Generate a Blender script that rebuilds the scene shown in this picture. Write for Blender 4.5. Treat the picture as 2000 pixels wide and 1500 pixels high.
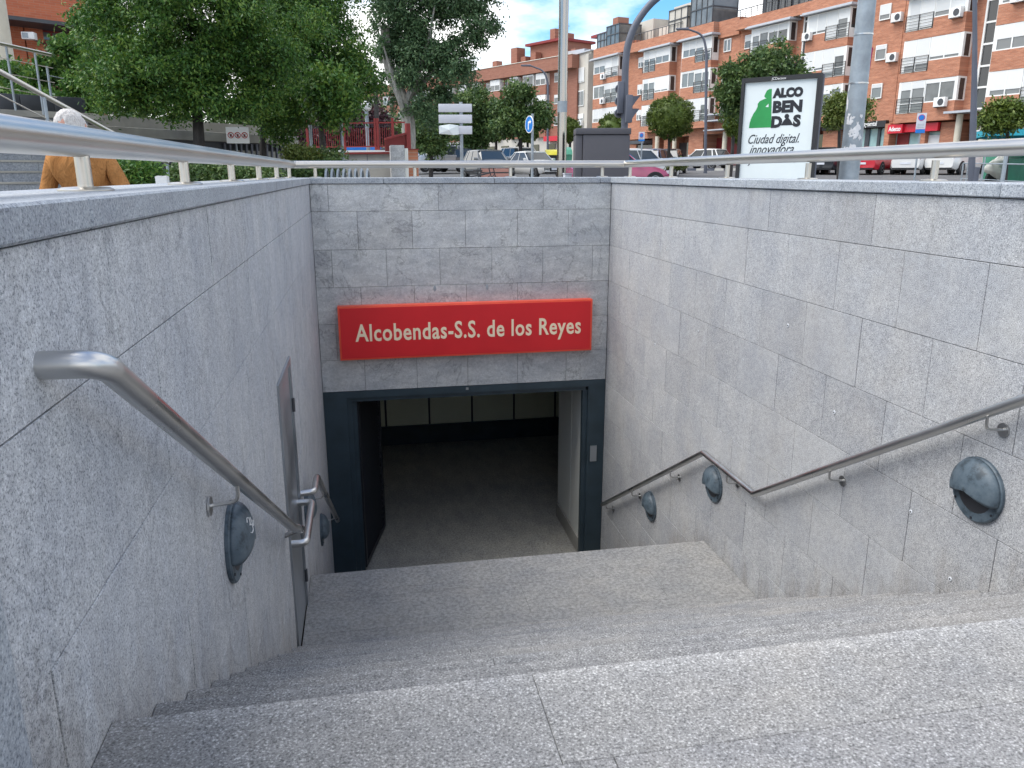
import bpy, bmesh, math, random
import numpy as np
from mathutils import Vector, Matrix
rad = math.radians
for o in list(bpy.data.objects): bpy.data.objects.remove(o)
S = bpy.context.scene
C = S.collection
random.seed(7)
RNG = np.random.default_rng(7)

# ------------------------------------------------------------------ camera
YAW, PITCH, ROLL = 10.405, 14.947, -0.078
cam_d = bpy.data.cameras.new('camera'); cam = bpy.data.objects.new('camera', cam_d); C.objects.link(cam)
cam_d.sensor_width = 36; cam_d.lens = 1542.8 / 2000 * 36
cam_d.clip_start = 0.05; cam_d.clip_end = 3000
cam.rotation_mode = 'XYZ'
cam.matrix_world = Matrix.Rotation(-rad(YAW), 4, 'Z') @ Matrix.Rotation(rad(90 - PITCH), 4, 'X') @ Matrix.Rotation(rad(ROLL), 4, 'Z')
S.camera = cam

# ------------------------------------------------------------------ world and sun
SUN_EL, SUN_AZ = 58.0, -84.0      # azimuth measured from +Y towards +X
w = bpy.data.worlds.new('World'); S.world = w; w.use_nodes = True
nt = w.node_tree; N = nt.nodes; L = nt.links
for n in list(N): N.remove(n)
out = N.new('ShaderNodeOutputWorld'); bg = N.new('ShaderNodeBackground')
sky = N.new('ShaderNodeTexSky'); sky.sky_type = 'NISHITA'; sky.sun_disc = False
sky.sun_elevation = rad(SUN_EL); sky.sun_rotation = rad(SUN_AZ)
sky.air_density = 1.0; sky.dust_density = 0.6; sky.ozone_density = 1.5
tc = N.new('ShaderNodeTexCoord')
mp = N.new('ShaderNodeMapping'); mp.inputs['Scale'].default_value = (1.0, 1.0, 2.6)
mp.inputs['Location'].default_value = (27.4, 14.2, 8.6)
n1 = N.new('ShaderNodeTexNoise'); n1.inputs['Scale'].default_value = 2.6; n1.inputs['Detail'].default_value = 7; n1.inputs['Roughness'].default_value = 0.55
cr = N.new('ShaderNodeValToRGB'); cr.color_ramp.elements[0].position = 0.40; cr.color_ramp.elements[1].position = 0.54
mx = N.new('ShaderNodeMix'); mx.data_type = 'RGBA'
n2 = N.new('ShaderNodeTexNoise'); n2.inputs['Scale'].default_value = 6; n2.inputs['Detail'].default_value = 5
cr2 = N.new('ShaderNodeValToRGB')
cr2.color_ramp.elements[0].color = (5.3, 5.35, 5.4, 1); cr2.color_ramp.elements[1].color = (7.4, 7.3, 7.2, 1)
hs = N.new('ShaderNodeHueSaturation'); hs.inputs['Saturation'].default_value = 1.5; hs.inputs['Value'].default_value = 0.80
L.new(tc.outputs['Generated'], mp.inputs['Vector']); L.new(mp.outputs[0], n1.inputs['Vector']); L.new(mp.outputs[0], n2.inputs['Vector'])
L.new(n1.outputs['Fac'], cr.inputs[0]); L.new(n2.outputs['Fac'], cr2.inputs[0])
L.new(cr.outputs[0], mx.inputs[0]); L.new(sky.outputs[0], hs.inputs['Color']); L.new(hs.outputs[0], mx.inputs[6]); L.new(cr2.outputs[0], mx.inputs[7])
L.new(mx.outputs[2], bg.inputs[0]); bg.inputs[1].default_value = 0.10
L.new(bg.outputs[0], out.inputs[0])
sd = bpy.data.lights.new('sun', 'SUN'); sd.energy = 1.4; sd.angle = rad(48); sd.color = (1.0, 0.97, 0.92)
so = bpy.data.objects.new('sun', sd); C.objects.link(so)
el, az = rad(SUN_EL), rad(SUN_AZ)
dv = Vector((math.sin(az) * math.cos(el), math.cos(az) * math.cos(el), math.sin(el)))
so.rotation_euler = dv.to_track_quat('Z', 'Y').to_euler()
S.view_settings.view_transform = 'Standard'; S.view_settings.look = 'None'; S.view_settings.gamma = 1
S.view_settings.exposure = 1.55
S.view_settings.use_curve_mapping = False
S.cycles.max_bounces = 8

# ------------------------------------------------------------------ where things stand
# a bearing (pixel column on the horizon of the survey photo) and a distance along the view axis give a plan position
YA = rad(YAW)
PT = rad(PITCH)
def plan(px, d, py=337):
    lat = (px - 1000) / 1543.0 / (math.cos(PT) + (750 - py) / 1543.0 * math.sin(PT)) * d
    return (lat * math.cos(YA) + d * math.sin(YA), -lat * math.sin(YA) + d * math.cos(YA))
def zof(py, d): return math.tan(math.atan((750 - py) / 1543.0) - PT) * d
GZ = -1.11
def ground(x, y):
    r = math.hypot(x, y)
    if x < -9 or y < 0: return GZ
    return GZ + min(max(0, r - 12) * 0.0262, 2.4)
def cdir(deg):          # heading: 0 = away from the viewer, 90 = to the right, as rotation about Z of a thing whose front is +Y
    return -YA - rad(deg)

# ------------------------------------------------------------------ materials
def newmat(name):
    m = bpy.data.materials.new(name); m.use_nodes = True
    return m, m.node_tree.nodes, m.node_tree.links, m.node_tree.nodes['Principled BSDF']
def setp(p, **k):
    for a, b in k.items():
        key = {'spec': 'Specular IOR Level', 'trans': 'Transmission Weight', 'coat': 'Coat Weight', 'sub': 'Subsurface Weight'}.get(a, a.capitalize())
        p.inputs[key].default_value = b
def ramp(N, stops):
    r = N.new('ShaderNodeValToRGB'); e = r.color_ramp.elements
    while len(e) < len(stops): e.new(0.5)
    for i, (p, c) in enumerate(stops):
        e[i].position = p; e[i].color = (*c, 1) if len(c) == 3 else c
    return r
def noise(N, L, vec, scale, detail=2, rough=0.5, dist=0.0):
    n = N.new('ShaderNodeTexNoise'); n.inputs['Scale'].default_value = scale; n.inputs['Detail'].default_value = detail
    n.inputs['Roughness'].default_value = rough; n.inputs['Distortion'].default_value = dist
    L.new(vec, n.inputs['Vector']); return n
def pos(N, L, scale=(1, 1, 1), rot=(0, 0, 0)):
    g = N.new('ShaderNodeNewGeometry'); m = N.new('ShaderNodeMapping'); m.inputs['Scale'].default_value = scale; m.inputs['Rotation'].default_value = rot
    L.new(g.outputs['Position'], m.inputs['Vector']); return m.outputs[0]
def mixc(N, L, fac, a, b, mode='MIX'):
    m = N.new('ShaderNodeMix'); m.data_type = 'RGBA'; m.blend_type = mode
    for sock, v in ((m.inputs[0], fac), (m.inputs[6], a), (m.inputs[7], b)):
        if hasattr(v, 'links'): L.new(v, sock)
        elif isinstance(v, (int, float)): sock.default_value = v
        else: sock.default_value = (*v, 1)
    return m.outputs[2]
def bump(N, L, p, h, strength, dist=0.002):
    b = N.new('ShaderNodeBump'); b.inputs['Strength'].default_value = strength; b.inputs['Distance'].default_value = dist
    L.new(h, b.inputs['Height']); L.new(b.outputs[0], p.inputs['Normal'])

def plain(name, col, rough=0.6, metal=0.0, var=0.12, nscale=3.0, spec=0.5, coat=0.0):
    m, N, L, p = newmat(name)
    v = pos(N, L); n = noise(N, L, v, nscale, 4, 0.6)
    r = ramp(N, [(0.3, tuple(c * (1 - var) for c in col)), (0.7, tuple(min(1, c * (1 + var)) for c in col))])
    L.new(n.outputs['Fac'], r.inputs[0]); L.new(r.outputs[0], p.inputs['Base Color'])
    setp(p, roughness=rough, metallic=metal, spec=spec, coat=coat)
    return m

def granite(name, dark, mid, light, scale=150, streak=0.0, vein=0.0, warm=0.0, tone=0.16, sdir=(1, 1, 1), contrast=1.0, rough=0.62, grime=0.0, surface_var=None, mott=0.07):
    m, N, L, p = newmat(name)
    v = pos(N, L)
    a = noise(N, L, v, scale, 2.5, 0.65)
    r = ramp(N, [(0.36, dark), (0.47, mid), (0.56, mid), (0.68, light)])
    L.new(a.outputs['Fac'], r.inputs[0]); col = r.outputs[0]
    f = noise(N, L, v, scale * 1.9, 1, 0.5)
    rf = ramp(N, [(0.62, (1, 1, 1)), (0.70, (0.45, 0.46, 0.48))]); L.new(f.outputs['Fac'], rf.inputs[0])
    col = mixc(N, L, 0.6 * contrast, col, rf.outputs[0], 'MULTIPLY')
    # clouded tone over decimetres
    b = noise(N, L, v, 3.2, 5, 0.6); rb = ramp(N, [(0.3, (0.84, 0.86, 0.9)), (0.7, (1.08, 1.07, 1.05))]); L.new(b.outputs['Fac'], rb.inputs[0])
    col = mixc(N, L, 0.8, col, rb.outputs[0], 'MULTIPLY')
    mo = noise(N, L, v, 38, 3, 0.7); rm_ = ramp(N, [(0.36, (1 - mott * 1.6,) * 3), (0.64, (1 + mott * 1.6,) * 3)]); L.new(mo.outputs['Fac'], rm_.inputs[0])
    col = mixc(N, L, 1.0, col, rm_.outputs[0], 'MULTIPLY')
    # each stone has its own tone
    oi = N.new('ShaderNodeObjectInfo'); ro = ramp(N, [(0.0, (1 - tone, 1 - tone, 1 - tone * .95)), (0.5, (1, 1, 1)), (1.0, (1 + tone * .5, 1 + tone * .45, 1 + tone * .35))]); L.new(oi.outputs['Random'], ro.inputs[0])
    col = mixc(N, L, 1.0, col, ro.outputs[0], 'MULTIPLY')
    if streak:
        vs = pos(N, L, sdir); s = noise(N, L, vs, 4.0, 6, 0.7)
        rs = ramp(N, [(0.42, (1 - streak, 1 - streak, 1 - streak * .9)), (0.56, (1, 1, 1)), (0.72, (1 + streak * .4,) * 3)]); L.new(s.outputs['Fac'], rs.inputs[0])
        col = mixc(N, L, 1.0, col, rs.outputs[0], 'MULTIPLY')
    if vein:
        vv = pos(N, L, (1, 1.1, 0.8), (rad(38), 0, 0)); s = noise(N, L, vv, 1.3, 6, 0.62, 0.4)
        rs = ramp(N, [(0.488, (1, 1, 1)), (0.4975, (1 - vein, 1 - vein, 1 - vein)), (0.507, (1, 1, 1))]); L.new(s.outputs['Fac'], rs.inputs[0])
        col = mixc(N, L, 1.0, col, rs.outputs[0], 'MULTIPLY')
    if warm:
        s = noise(N, L, v, 1.1, 5, 0.65); rs = ramp(N, [(0.5, (0, 0, 0)), (0.72, (warm, warm, warm))]); L.new(s.outputs['Fac'], rs.inputs[0])
        col = mixc(N, L, rs.outputs[0], col, (0.36, 0.32, 0.26), 'MIX')
    if surface_var:       # dirt and painted riser shade darken each tread's back, the front edge is worn pale
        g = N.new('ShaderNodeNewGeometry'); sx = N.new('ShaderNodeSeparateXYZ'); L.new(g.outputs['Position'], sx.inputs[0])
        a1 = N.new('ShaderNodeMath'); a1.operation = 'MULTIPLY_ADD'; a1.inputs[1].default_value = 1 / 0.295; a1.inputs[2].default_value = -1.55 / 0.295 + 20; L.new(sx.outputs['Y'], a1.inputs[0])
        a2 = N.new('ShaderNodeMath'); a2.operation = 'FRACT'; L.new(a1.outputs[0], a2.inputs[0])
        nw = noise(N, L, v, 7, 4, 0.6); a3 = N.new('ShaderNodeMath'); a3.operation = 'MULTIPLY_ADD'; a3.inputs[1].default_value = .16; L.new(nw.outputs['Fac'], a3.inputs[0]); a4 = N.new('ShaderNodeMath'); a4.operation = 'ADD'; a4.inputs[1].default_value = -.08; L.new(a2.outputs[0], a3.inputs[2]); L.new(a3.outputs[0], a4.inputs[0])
        rw = ramp(N, [(q_, (m_, m_, m_ * .99)) for q_, m_ in surface_var]); L.new(a4.outputs[0], rw.inputs[0]); col = mixc(N, L, 1.0, col, rw.outputs[0], 'MULTIPLY')
    if grime:      # dirt splashed up along the line of the treads, and water marks under the coping
        g = N.new('ShaderNodeNewGeometry'); sx = N.new('ShaderNodeSeparateXYZ'); L.new(g.outputs['Position'], sx.inputs[0])
        def mth(op, a_, b_=None, c_=None):
            m_ = N.new('ShaderNodeMath'); m_.operation = op
            for i_, q_ in enumerate((a_, b_, c_)):
                if q_ is None: continue
                if hasattr(q_, 'links'): L.new(q_, m_.inputs[i_])
                else: m_.inputs[i_].default_value = q_
            return m_.outputs[0]
        line = mth('MAXIMUM', mth('MULTIPLY_ADD', sx.outputs['Y'], -0.592, -1.11 + 0.592 * 1.55), mth('MULTIPLY_ADD', mth('MAXIMUM', mth('SUBTRACT', sx.outputs['Y'], 6.1), 0.0), -0.57, -3.205))
        hgt = mth('SUBTRACT', sx.outputs['Z'], line)
        nn = noise(N, L, pos(N, L, (1, 3, .8)), 2.2, 6, 0.7)
        lim = mth('MULTIPLY_ADD', nn.outputs['Fac'], 1.1, -0.38)
        mk = mth('MULTIPLY', mth('MULTIPLY', mth('SUBTRACT', lim, hgt), 3.5), grime); mc = N.new('ShaderNodeClamp'); L.new(mk, mc.inputs[0]); mc.inputs[2].default_value = grime
        col = mixc(N, L, mc.outputs[0], col, (0.62, 0.55, 0.47), 'MULTIPLY')
        n3 = noise(N, L, pos(N, L, (1, 5, .35)), 3.0, 5, 0.65); r3 = ramp(N, [(0.5, (0, 0, 0)), (0.72, (1, 1, 1))]); L.new(n3.outputs['Fac'], r3.inputs[0])
        top = mth('MULTIPLY', mth('MULTIPLY', mth('MULTIPLY_ADD', sx.outputs['Z'], 1.3, 1.1), r3.outputs[0]), 0.5); tcl = N.new('ShaderNodeClamp'); L.new(top, tcl.inputs[0]); tcl.inputs[2].default_value = 0.28
        col = mixc(N, L, tcl.outputs[0], col, (0.60, 0.60, 0.60), 'MULTIPLY')
    L.new(col, p.inputs['Base Color']); setp(p, roughness=rough, spec=0.35)
    bump(N, L, p, a.outputs['Fac'], 0.35, 0.0015)
    return m

M = {}
M['gran_left'] = granite('granite_left_wall', (0.215, 0.226, 0.24), (0.49, 0.50, 0.512), (0.67, 0.68, 0.69), 200, 0.07, 0.26, 0.10, 0.045, (1, 3.2, .9), rough=0.8, contrast=1.2, grime=.5)
M['gran_right'] = granite('granite_right_wall', (0.18, 0.186, 0.193), (0.395, 0.402, 0.41), (0.67, 0.675, 0.675), 190, 0.05, 0.0, 0.20, 0.10, (1, 1.4, .9), rough=0.8, contrast=1.3, grime=.5)
M['gran_back'] = granite('granite_back_wall', (0.33, 0.337, 0.335), (0.56, 0.567, 0.56), (0.74, 0.74, 0.73), 150, 0.16, 0.35, 0.12, 0.10, (1.0, 1, 2.6), rough=0.8)
M['gran_step'] = granite('granite_steps', (0.118, 0.116, 0.115), (0.245, 0.242, 0.238), (0.50, 0.495, 0.485), 175, 0.06, 0.0, 0.2, 0.05, contrast=1.15, rough=0.9, surface_var=[(0.0, .72), (0.4, .86), (0.86, .91), (0.97, 1.05)])  # ramp paints riser shade and dirt into the tread backs, pale worn nosing
M['gran_first'] = granite('granite_first_tread', (0.118, 0.116, 0.115), (0.245, 0.242, 0.238), (0.50, 0.495, 0.485), 175, 0.06, 0.0, 0.2, 0.05, contrast=1.15, rough=0.9, surface_var=[(0.0, 1.0), (0.3, .97), (0.75, 1.02), (0.97, 1.2)])
M['gran_top'] = granite('granite_top_paving', (0.118, 0.116, 0.115), (0.245, 0.242, 0.238), (0.50, 0.495, 0.485), 175, 0.06, 0.0, 0.2, 0.05, contrast=1.15, rough=0.9)
M['gran_landing'] = granite('granite_landing', (0.14, 0.14, 0.136), (0.255, 0.252, 0.242), (0.42, 0.415, 0.40), 190, 0.06, 0.0, 0.22, 0.03, (1, 1, 1), rough=0.9, contrast=1.3, mott=.16)
M['gran_coping'] = granite('granite_coping', (0.17, 0.19, 0.215), (0.36, 0.385, 0.41), (0.52, 0.55, 0.575), 150, 0.10, 0.0, 0.0, 0.09, (1, 1, 1))
M['mortar'] = plain('mortar', (0.10, 0.095, 0.085), 0.9, var=0.3, nscale=6)
M['pave'] = granite('granite_paving', (0.25, 0.25, 0.25), (0.36, 0.36, 0.355), (0.48, 0.48, 0.47), 120, 0.0, 0.0, 0.3, 0.08)
M['floor'] = granite('passage_floor', (0.26, 0.25, 0.22), (0.42, 0.405, 0.36), (0.54, 0.52, 0.47), 60, 0.14, 0.0, 0.15, 0.05, (1.5, .6, 1), mott=.16)
def steel(name, base, rough, surface_var=0.1):
    m, N, L, p = newmat(name); v = pos(N, L, (1, 1, 1)); n = noise(N, L, v, 2.5, 3, 0.5)
    r = ramp(N, [(0.3, (rough - surface_var,) * 3), (0.7, (rough + surface_var,) * 3)]); L.new(n.outputs['Fac'], r.inputs[0]); L.new(r.outputs[0], p.inputs['Roughness'])
    r2 = ramp(N, [(0.3, tuple(c * .95 for c in base)), (0.65, base)]); L.new(n.outputs['Fac'], r2.inputs[0]); L.new(r2.outputs[0], p.inputs['Base Color'])
    setp(p, metallic=1.0); return m
M['steel_top'] = steel('satin_steel_rail', (0.57, 0.54, 0.49), 0.32, 0.03)
M['steel'] = steel('satin_steel', (0.56, 0.56, 0.55), 0.34)
M['steel_door'] = steel('door_steel', (0.50, 0.53, 0.56), 0.40)
M['steel_pole'] = steel('polished_pole', (0.36, 0.34, 0.32), 0.2, 0.05)
M['galv'] = plain('galvanised', (0.30, 0.34, 0.37), 0.5, 0.35, 0.18, 5)
M['bluegrey'] = plain('blue_grey_paint', (0.030, 0.050, 0.064), 0.45, 0.0, 0.2, 4)
M['black'] = plain('black_paint', (0.02, 0.022, 0.028), 0.5)
M['cream_panel'] = plain('cream_panel', (0.84, 0.86, 0.66), 0.35, 0, 0.05, 1)
M['white_panel'] = plain('pale_panel', (0.72, 0.73, 0.68), 0.4, 0, 0.05, 1)
M['ceiling'] = plain('ceiling_paint', (0.3, 0.3, 0.3), 0.7)
M['sign_red'] = plain('sign_red', (0.66, 0.014, 0.020), 0.42, 0, 0.08, 1.2)
M['sign_edge'] = plain('sign_edge_red', (0.85, 0.10, 0.05), 0.4)
M['sign_text'] = plain('sign_lettering', (0.93, 0.76, 0.54), 0.5, 0, 0.03)
def lightmat():
    m, N, L, p = newmat('worn_light_paint'); v = pos(N, L); n = noise(N, L, v, 14, 6, 0.7)
    r = ramp(N, [(0.38, (0.035, 0.05, 0.062)), (0.5, (0.075, 0.105, 0.13)), (0.75, (0.12, 0.155, 0.18))]); L.new(n.outputs['Fac'], r.inputs[0]); L.new(r.outputs[0], p.inputs['Base Color']); setp(p, roughness=0.5); return m
M['lightpaint'] = lightmat()
M['asphalt'] = plain('asphalt', (0.10, 0.10, 0.10), 0.85, 0, 0.2, 0.8)
M['earth'] = plain('grass_verge', (0.12, 0.13, 0.05), 0.95, 0, 0.4, 2)
M['kerb_white'] = plain('kerb_white', (0.6, 0.58, 0.52), 0.8)
M['concrete'] = plain('concrete', (0.33, 0.32, 0.29), 0.85, 0, 0.25, 1.2)
M['footpath'] = plain('pale_footpath', (0.42, 0.39, 0.35), 0.9, 0, 0.12, 2)
M['lime'] = plain('lime_deposit', (0.60, 0.63, 0.66), 0.9, 0, 0.1, 30)
M['dark_granite'] = plain('dark_granite_wall', (0.045, 0.05, 0.06), 0.5, 0, 0.35, 1.5)
M['stone_blocks'] = granite('terrace_stone', (0.20, 0.22, 0.25), (0.29, 0.31, 0.34), (0.38, 0.40, 0.43), 40, 0.1, 0, 0, 0.08)
M['white'] = plain('white_paint', (0.78, 0.78, 0.76), 0.45, 0, 0.04)
M['white_frame'] = plain('white_window_frame', (0.76, 0.76, 0.73), 0.5, 0, 0.05, 1)
def shutter():
    m, N, L, p = newmat('roller_shutter'); g = N.new('ShaderNodeNewGeometry'); s = N.new('ShaderNodeSeparateXYZ'); L.new(g.outputs['Position'], s.inputs[0])
    wv = N.new('ShaderNodeMath'); wv.operation = 'MULTIPLY'; wv.inputs[1].default_value = 130; L.new(s.outputs['Z'], wv.inputs[0])
    sn = N.new('ShaderNodeMath'); sn.operation = 'SINE'; L.new(wv.outputs[0], sn.inputs[0])
    oi = N.new('ShaderNodeObjectInfo'); r = ramp(N, [(0, (0.58, 0.59, 0.58)), (1, (0.74, 0.74, 0.72))]); L.new(oi.outputs['Random'], r.inputs[0]); L.new(r.outputs[0], p.inputs['Base Color'])
    bump(N, L, p, sn.outputs[0], 0.3, 0.005); setp(p, roughness=0.5); return m
M['shutter'] = shutter()
def glass(name, c, rough=0.06):
    m, N, L, p = newmat(name); oi = N.new('ShaderNodeObjectInfo'); v = pos(N, L); n = noise(N, L, v, 0.9, 3, 0.5)
    ad = N.new('ShaderNodeMath'); ad.operation = 'ADD'; L.new(oi.outputs['Random'], ad.inputs[0]); L.new(n.outputs['Fac'], ad.inputs[1])
    r = ramp(N, [(0.4, tuple(x * .35 for x in c)), (1.3 / 1.5, c)]); L.new(ad.outputs[0], r.inputs[0]); L.new(r.outputs[0], p.inputs['Base Color'])
    setp(p, roughness=rough, spec=0.8); return m
M['glass'] = glass('window_glass', (0.16, 0.17, 0.17))
M['glass_dark'] = glass('dark_glass', (0.03, 0.033, 0.035))
M['car_glass'] = glass('car_glass', (0.035, 0.045, 0.05), 0.04)
US = (math.cos(math.atan2(14.16, -3.47)), math.sin(math.atan2(14.16, -3.47)))
def brick(name, c1, c2, mortar, u, band=0.5):
    m, N, L, p = newmat(name); g = N.new('ShaderNodeNewGeometry'); s = N.new('ShaderNodeSeparateXYZ'); L.new(g.outputs['Position'], s.inputs[0])
    d = N.new('ShaderNodeVectorMath'); d.operation = 'DOT_PRODUCT'; d.inputs[1].default_value = (u[0], u[1], 0); L.new(g.outputs['Position'], d.inputs[0])
    cb = N.new('ShaderNodeCombineXYZ'); L.new(d.outputs['Value'], cb.inputs[0]); L.new(s.outputs['Z'], cb.inputs[1])
    b = N.new('ShaderNodeTexBrick'); L.new(cb.outputs[0], b.inputs['Vector']); b.inputs['Scale'].default_value = 1.0
    b.inputs['Brick Width'].default_value = 0.26; b.inputs['Row Height'].default_value = 0.075; b.inputs['Mortar Size'].default_value = 0.008
    b.inputs['Color1'].default_value = (*c1, 1); b.inputs['Color2'].default_value = (*c2, 1); b.inputs['Mortar'].default_value = (*mortar, 1); b.inputs['Bias'].default_value = 0.0
    mp = N.new('ShaderNodeMapping'); mp.inputs['Scale'].default_value = (0.9, 5.5, 1); L.new(cb.outputs[0], mp.inputs['Vector'])
    n = noise(N, L, mp.outputs[0], 1.0, 5, 0.7); r = ramp(N, [(0.35, (0.78, 0.72, 0.70)), (0.55, (1, 1, 1)), (0.7, (1.22, 1.25, 1.2))]); L.new(n.outputs['Fac'], r.inputs[0])
    col = mixc(N, L, band, b.outputs['Color'], r.outputs[0], 'MULTIPLY'); L.new(col, p.inputs['Base Color']); setp(p, roughness=0.85, spec=0.2)
    bump(N, L, p, b.outputs['Fac'], -0.4, 0.01); return m
M['brick'] = brick('orange_brick', (0.50, 0.21, 0.122), (0.39, 0.16, 0.095), (0.40, 0.26, 0.19), US, 0.9)
M['brick_far'] = brick('brown_brick', (0.34, 0.15, 0.105), (0.29, 0.125, 0.09), (0.28, 0.17, 0.12), US, 0.6)
M['brick_left'] = brick('orange_brick_left', (0.52, 0.16, 0.08), (0.45, 0.13, 0.07), (0.45, 0.2, 0.13), (1, 0), 0.5)
M['beige'] = plain('beige_render', (0.50, 0.47, 0.41), 0.85, 0, 0.08, 0.7)
M['cornice'] = plain('grey_cornice', (0.42, 0.44, 0.47), 0.6, 0, 0.06)
M['cream'] = plain('cream_column', (0.58, 0.53, 0.42), 0.7, 0, 0.08)
M['dark_metal'] = plain('dark_metal', (0.055, 0.058, 0.065), 0.5)
M['anthracite'] = plain('anthracite_cabinet', (0.072, 0.070, 0.080), 0.55, 0, 0.08, 2)
M['lamp_grey'] = plain('grey_lamp_paint', (0.10, 0.11, 0.14), 0.5, 0, 0.1)
M['red_metal'] = plain('red_painted_steel', (0.22, 0.022, 0.02), 0.6)
M['awning'] = plain('white_awning', (0.7, 0.68, 0.6), 0.8)
M['sign_grey'] = plain('sign_back_grey', (0.55, 0.57, 0.62), 0.5, 0, 0.05)
M['sign_blue'] = plain('sign_blue', (0.01, 0.17, 0.55), 0.4, 0, 0.03)
M['poster'] = plain('poster_paper', (0.70, 0.76, 0.76), 0.6, 0, 0.03, 3)
M['green_print'] = plain('green_print', (0.02, 0.28, 0.07), 0.6, 0, 0.12)
M['black_print'] = plain('black_print', (0.012, 0.014, 0.02), 0.6)
M['paper'] = plain('torn_paper', (0.7, 0.7, 0.7), 0.85, 0, 0.12, 10)
M['magenta'] = plain('magenta_cloth', (0.40, 0.02, 0.11), 0.7, 0, 0.2)
M['teal'] = plain('teal_cloth', (0.03, 0.33, 0.42), 0.8, 0, 0.15, 2)
M['teal_print'] = plain('teal_print', (0.02, 0.22, 0.25), 0.6)
M['pale_teal'] = plain('pale_teal_glass', (0.30, 0.46, 0.46), 0.2)
M['shop_red'] = plain('shop_red', (0.55, 0.012, 0.03), 0.4)
M['yellow'] = plain('yellow_lid', (0.62, 0.55, 0.03), 0.5)
M['green_bin'] = plain('green_bin', (0.05, 0.22, 0.14), 0.5)
M['rubber'] = plain('tyre_rubber', (0.018, 0.018, 0.02), 0.8)
M['rim'] = plain('wheel_rim', (0.35, 0.36, 0.38), 0.35, 0.7)
M['plastic'] = plain('black_plastic', (0.02, 0.02, 0.022), 0.55)
M['lamp_glass'] = plain('headlight_glass', (0.6, 0.62, 0.65), 0.1)
M['tail_red'] = plain('tail_light_red', (0.35, 0.01, 0.015), 0.2)
M['plate'] = plain('number_plate', (0.62, 0.64, 0.68), 0.5)
def paint(name, col, metal=0.0):
    return plain(name, col, 0.28, metal, 0.03, 1, 0.5, 0.6)
M['p_white'] = paint('car_white', (0.66, 0.66, 0.64)); M['p_red'] = paint('car_red', (0.50, 0.012, 0.03)); M['p_black'] = paint('car_black', (0.015, 0.017, 0.022))
M['p_grey'] = paint('car_grey', (0.14, 0.15, 0.16), 0.5); M['p_silver'] = paint('car_silver', (0.42, 0.44, 0.45), 0.5); M['p_pink'] = paint('car_magenta', (0.42, 0.07, 0.16)); M['p_blue'] = paint('car_blue', (0.10, 0.14, 0.24), 0.3)
M['cloth_orange'] = plain('ochre_jumper', (0.42, 0.19, 0.065), 0.9, 0, 0.14, 14)
def knit():
    m, N, L, p = newmat('ochre_jumper'); v = pos(N, L, (1, 1, .6)); n = noise(N, L, v, 9, 4, 0.6, 1.2); n2_ = noise(N, L, pos(N, L), 160, 2, 0.6)
    r = ramp(N, [(0.3, (0.34, 0.15, 0.05)), (0.7, (0.46, 0.22, 0.08))]); L.new(n.outputs['Fac'], r.inputs[0]); L.new(r.outputs[0], p.inputs['Base Color']); setp(p, roughness=0.95, spec=0.1)
    b = N.new('ShaderNodeBump'); b.inputs['Strength'].default_value = 1.0; b.inputs['Distance'].default_value = .035; L.new(n.outputs['Fac'], b.inputs['Height'])
    b2 = N.new('ShaderNodeBump'); b2.inputs['Strength'].default_value = .4; b2.inputs['Distance'].default_value = .003; L.new(n2_.outputs['Fac'], b2.inputs['Height']); L.new(b.outputs[0], b2.inputs['Normal']); L.new(b2.outputs[0], p.inputs['Normal']); return m
M['cloth_orange'] = knit()
def hairmat():
    m, N, L, p = newmat('white_hair'); v = pos(N, L, (1, 1, .35)); n = noise(N, L, v, 130, 4, 0.7)
    r = ramp(N, [(0.32, (0.38, 0.34, 0.32)), (0.6, (0.72, 0.70, 0.67))]); L.new(n.outputs['Fac'], r.inputs[0]); L.new(r.outputs[0], p.inputs['Base Color']); setp(p, roughness=0.8); bump(N, L, p, n.outputs['Fac'], 1.0, 0.01); return m
M['skin'] = plain('skin', (0.50, 0.26, 0.19), 0.55, 0, 0.06, 20)
M['hair_white'] = hairmat()
M['trousers'] = plain('dark_trousers', (0.04, 0.045, 0.06), 0.9)
M['pale_shirt'] = plain('pale_shirt', (0.5, 0.42, 0.42), 0.9)
M['wood'] = plain('salmon_wood', (0.36, 0.19, 0.155), 0.7)
def bark(name, c):
    m, N, L, p = newmat(name); v = pos(N, L, (1, 1, .25)); n = noise(N, L, v, 14, 6, 0.7)
    r = ramp(N, [(0.35, tuple(x * .5 for x in c)), (0.65, tuple(x * 1.2 for x in c))]); L.new(n.outputs['Fac'], r.inputs[0]); L.new(r.outputs[0], p.inputs['Base Color']); setp(p, roughness=0.9); bump(N, L, p, n.outputs['Fac'], 0.6, 0.02); return m
M['bark_dark'] = bark('dark_bark', (0.045, 0.04, 0.038)); M['bark_pale'] = bark('pale_poplar_bark', (0.30, 0.30, 0.27))
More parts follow.
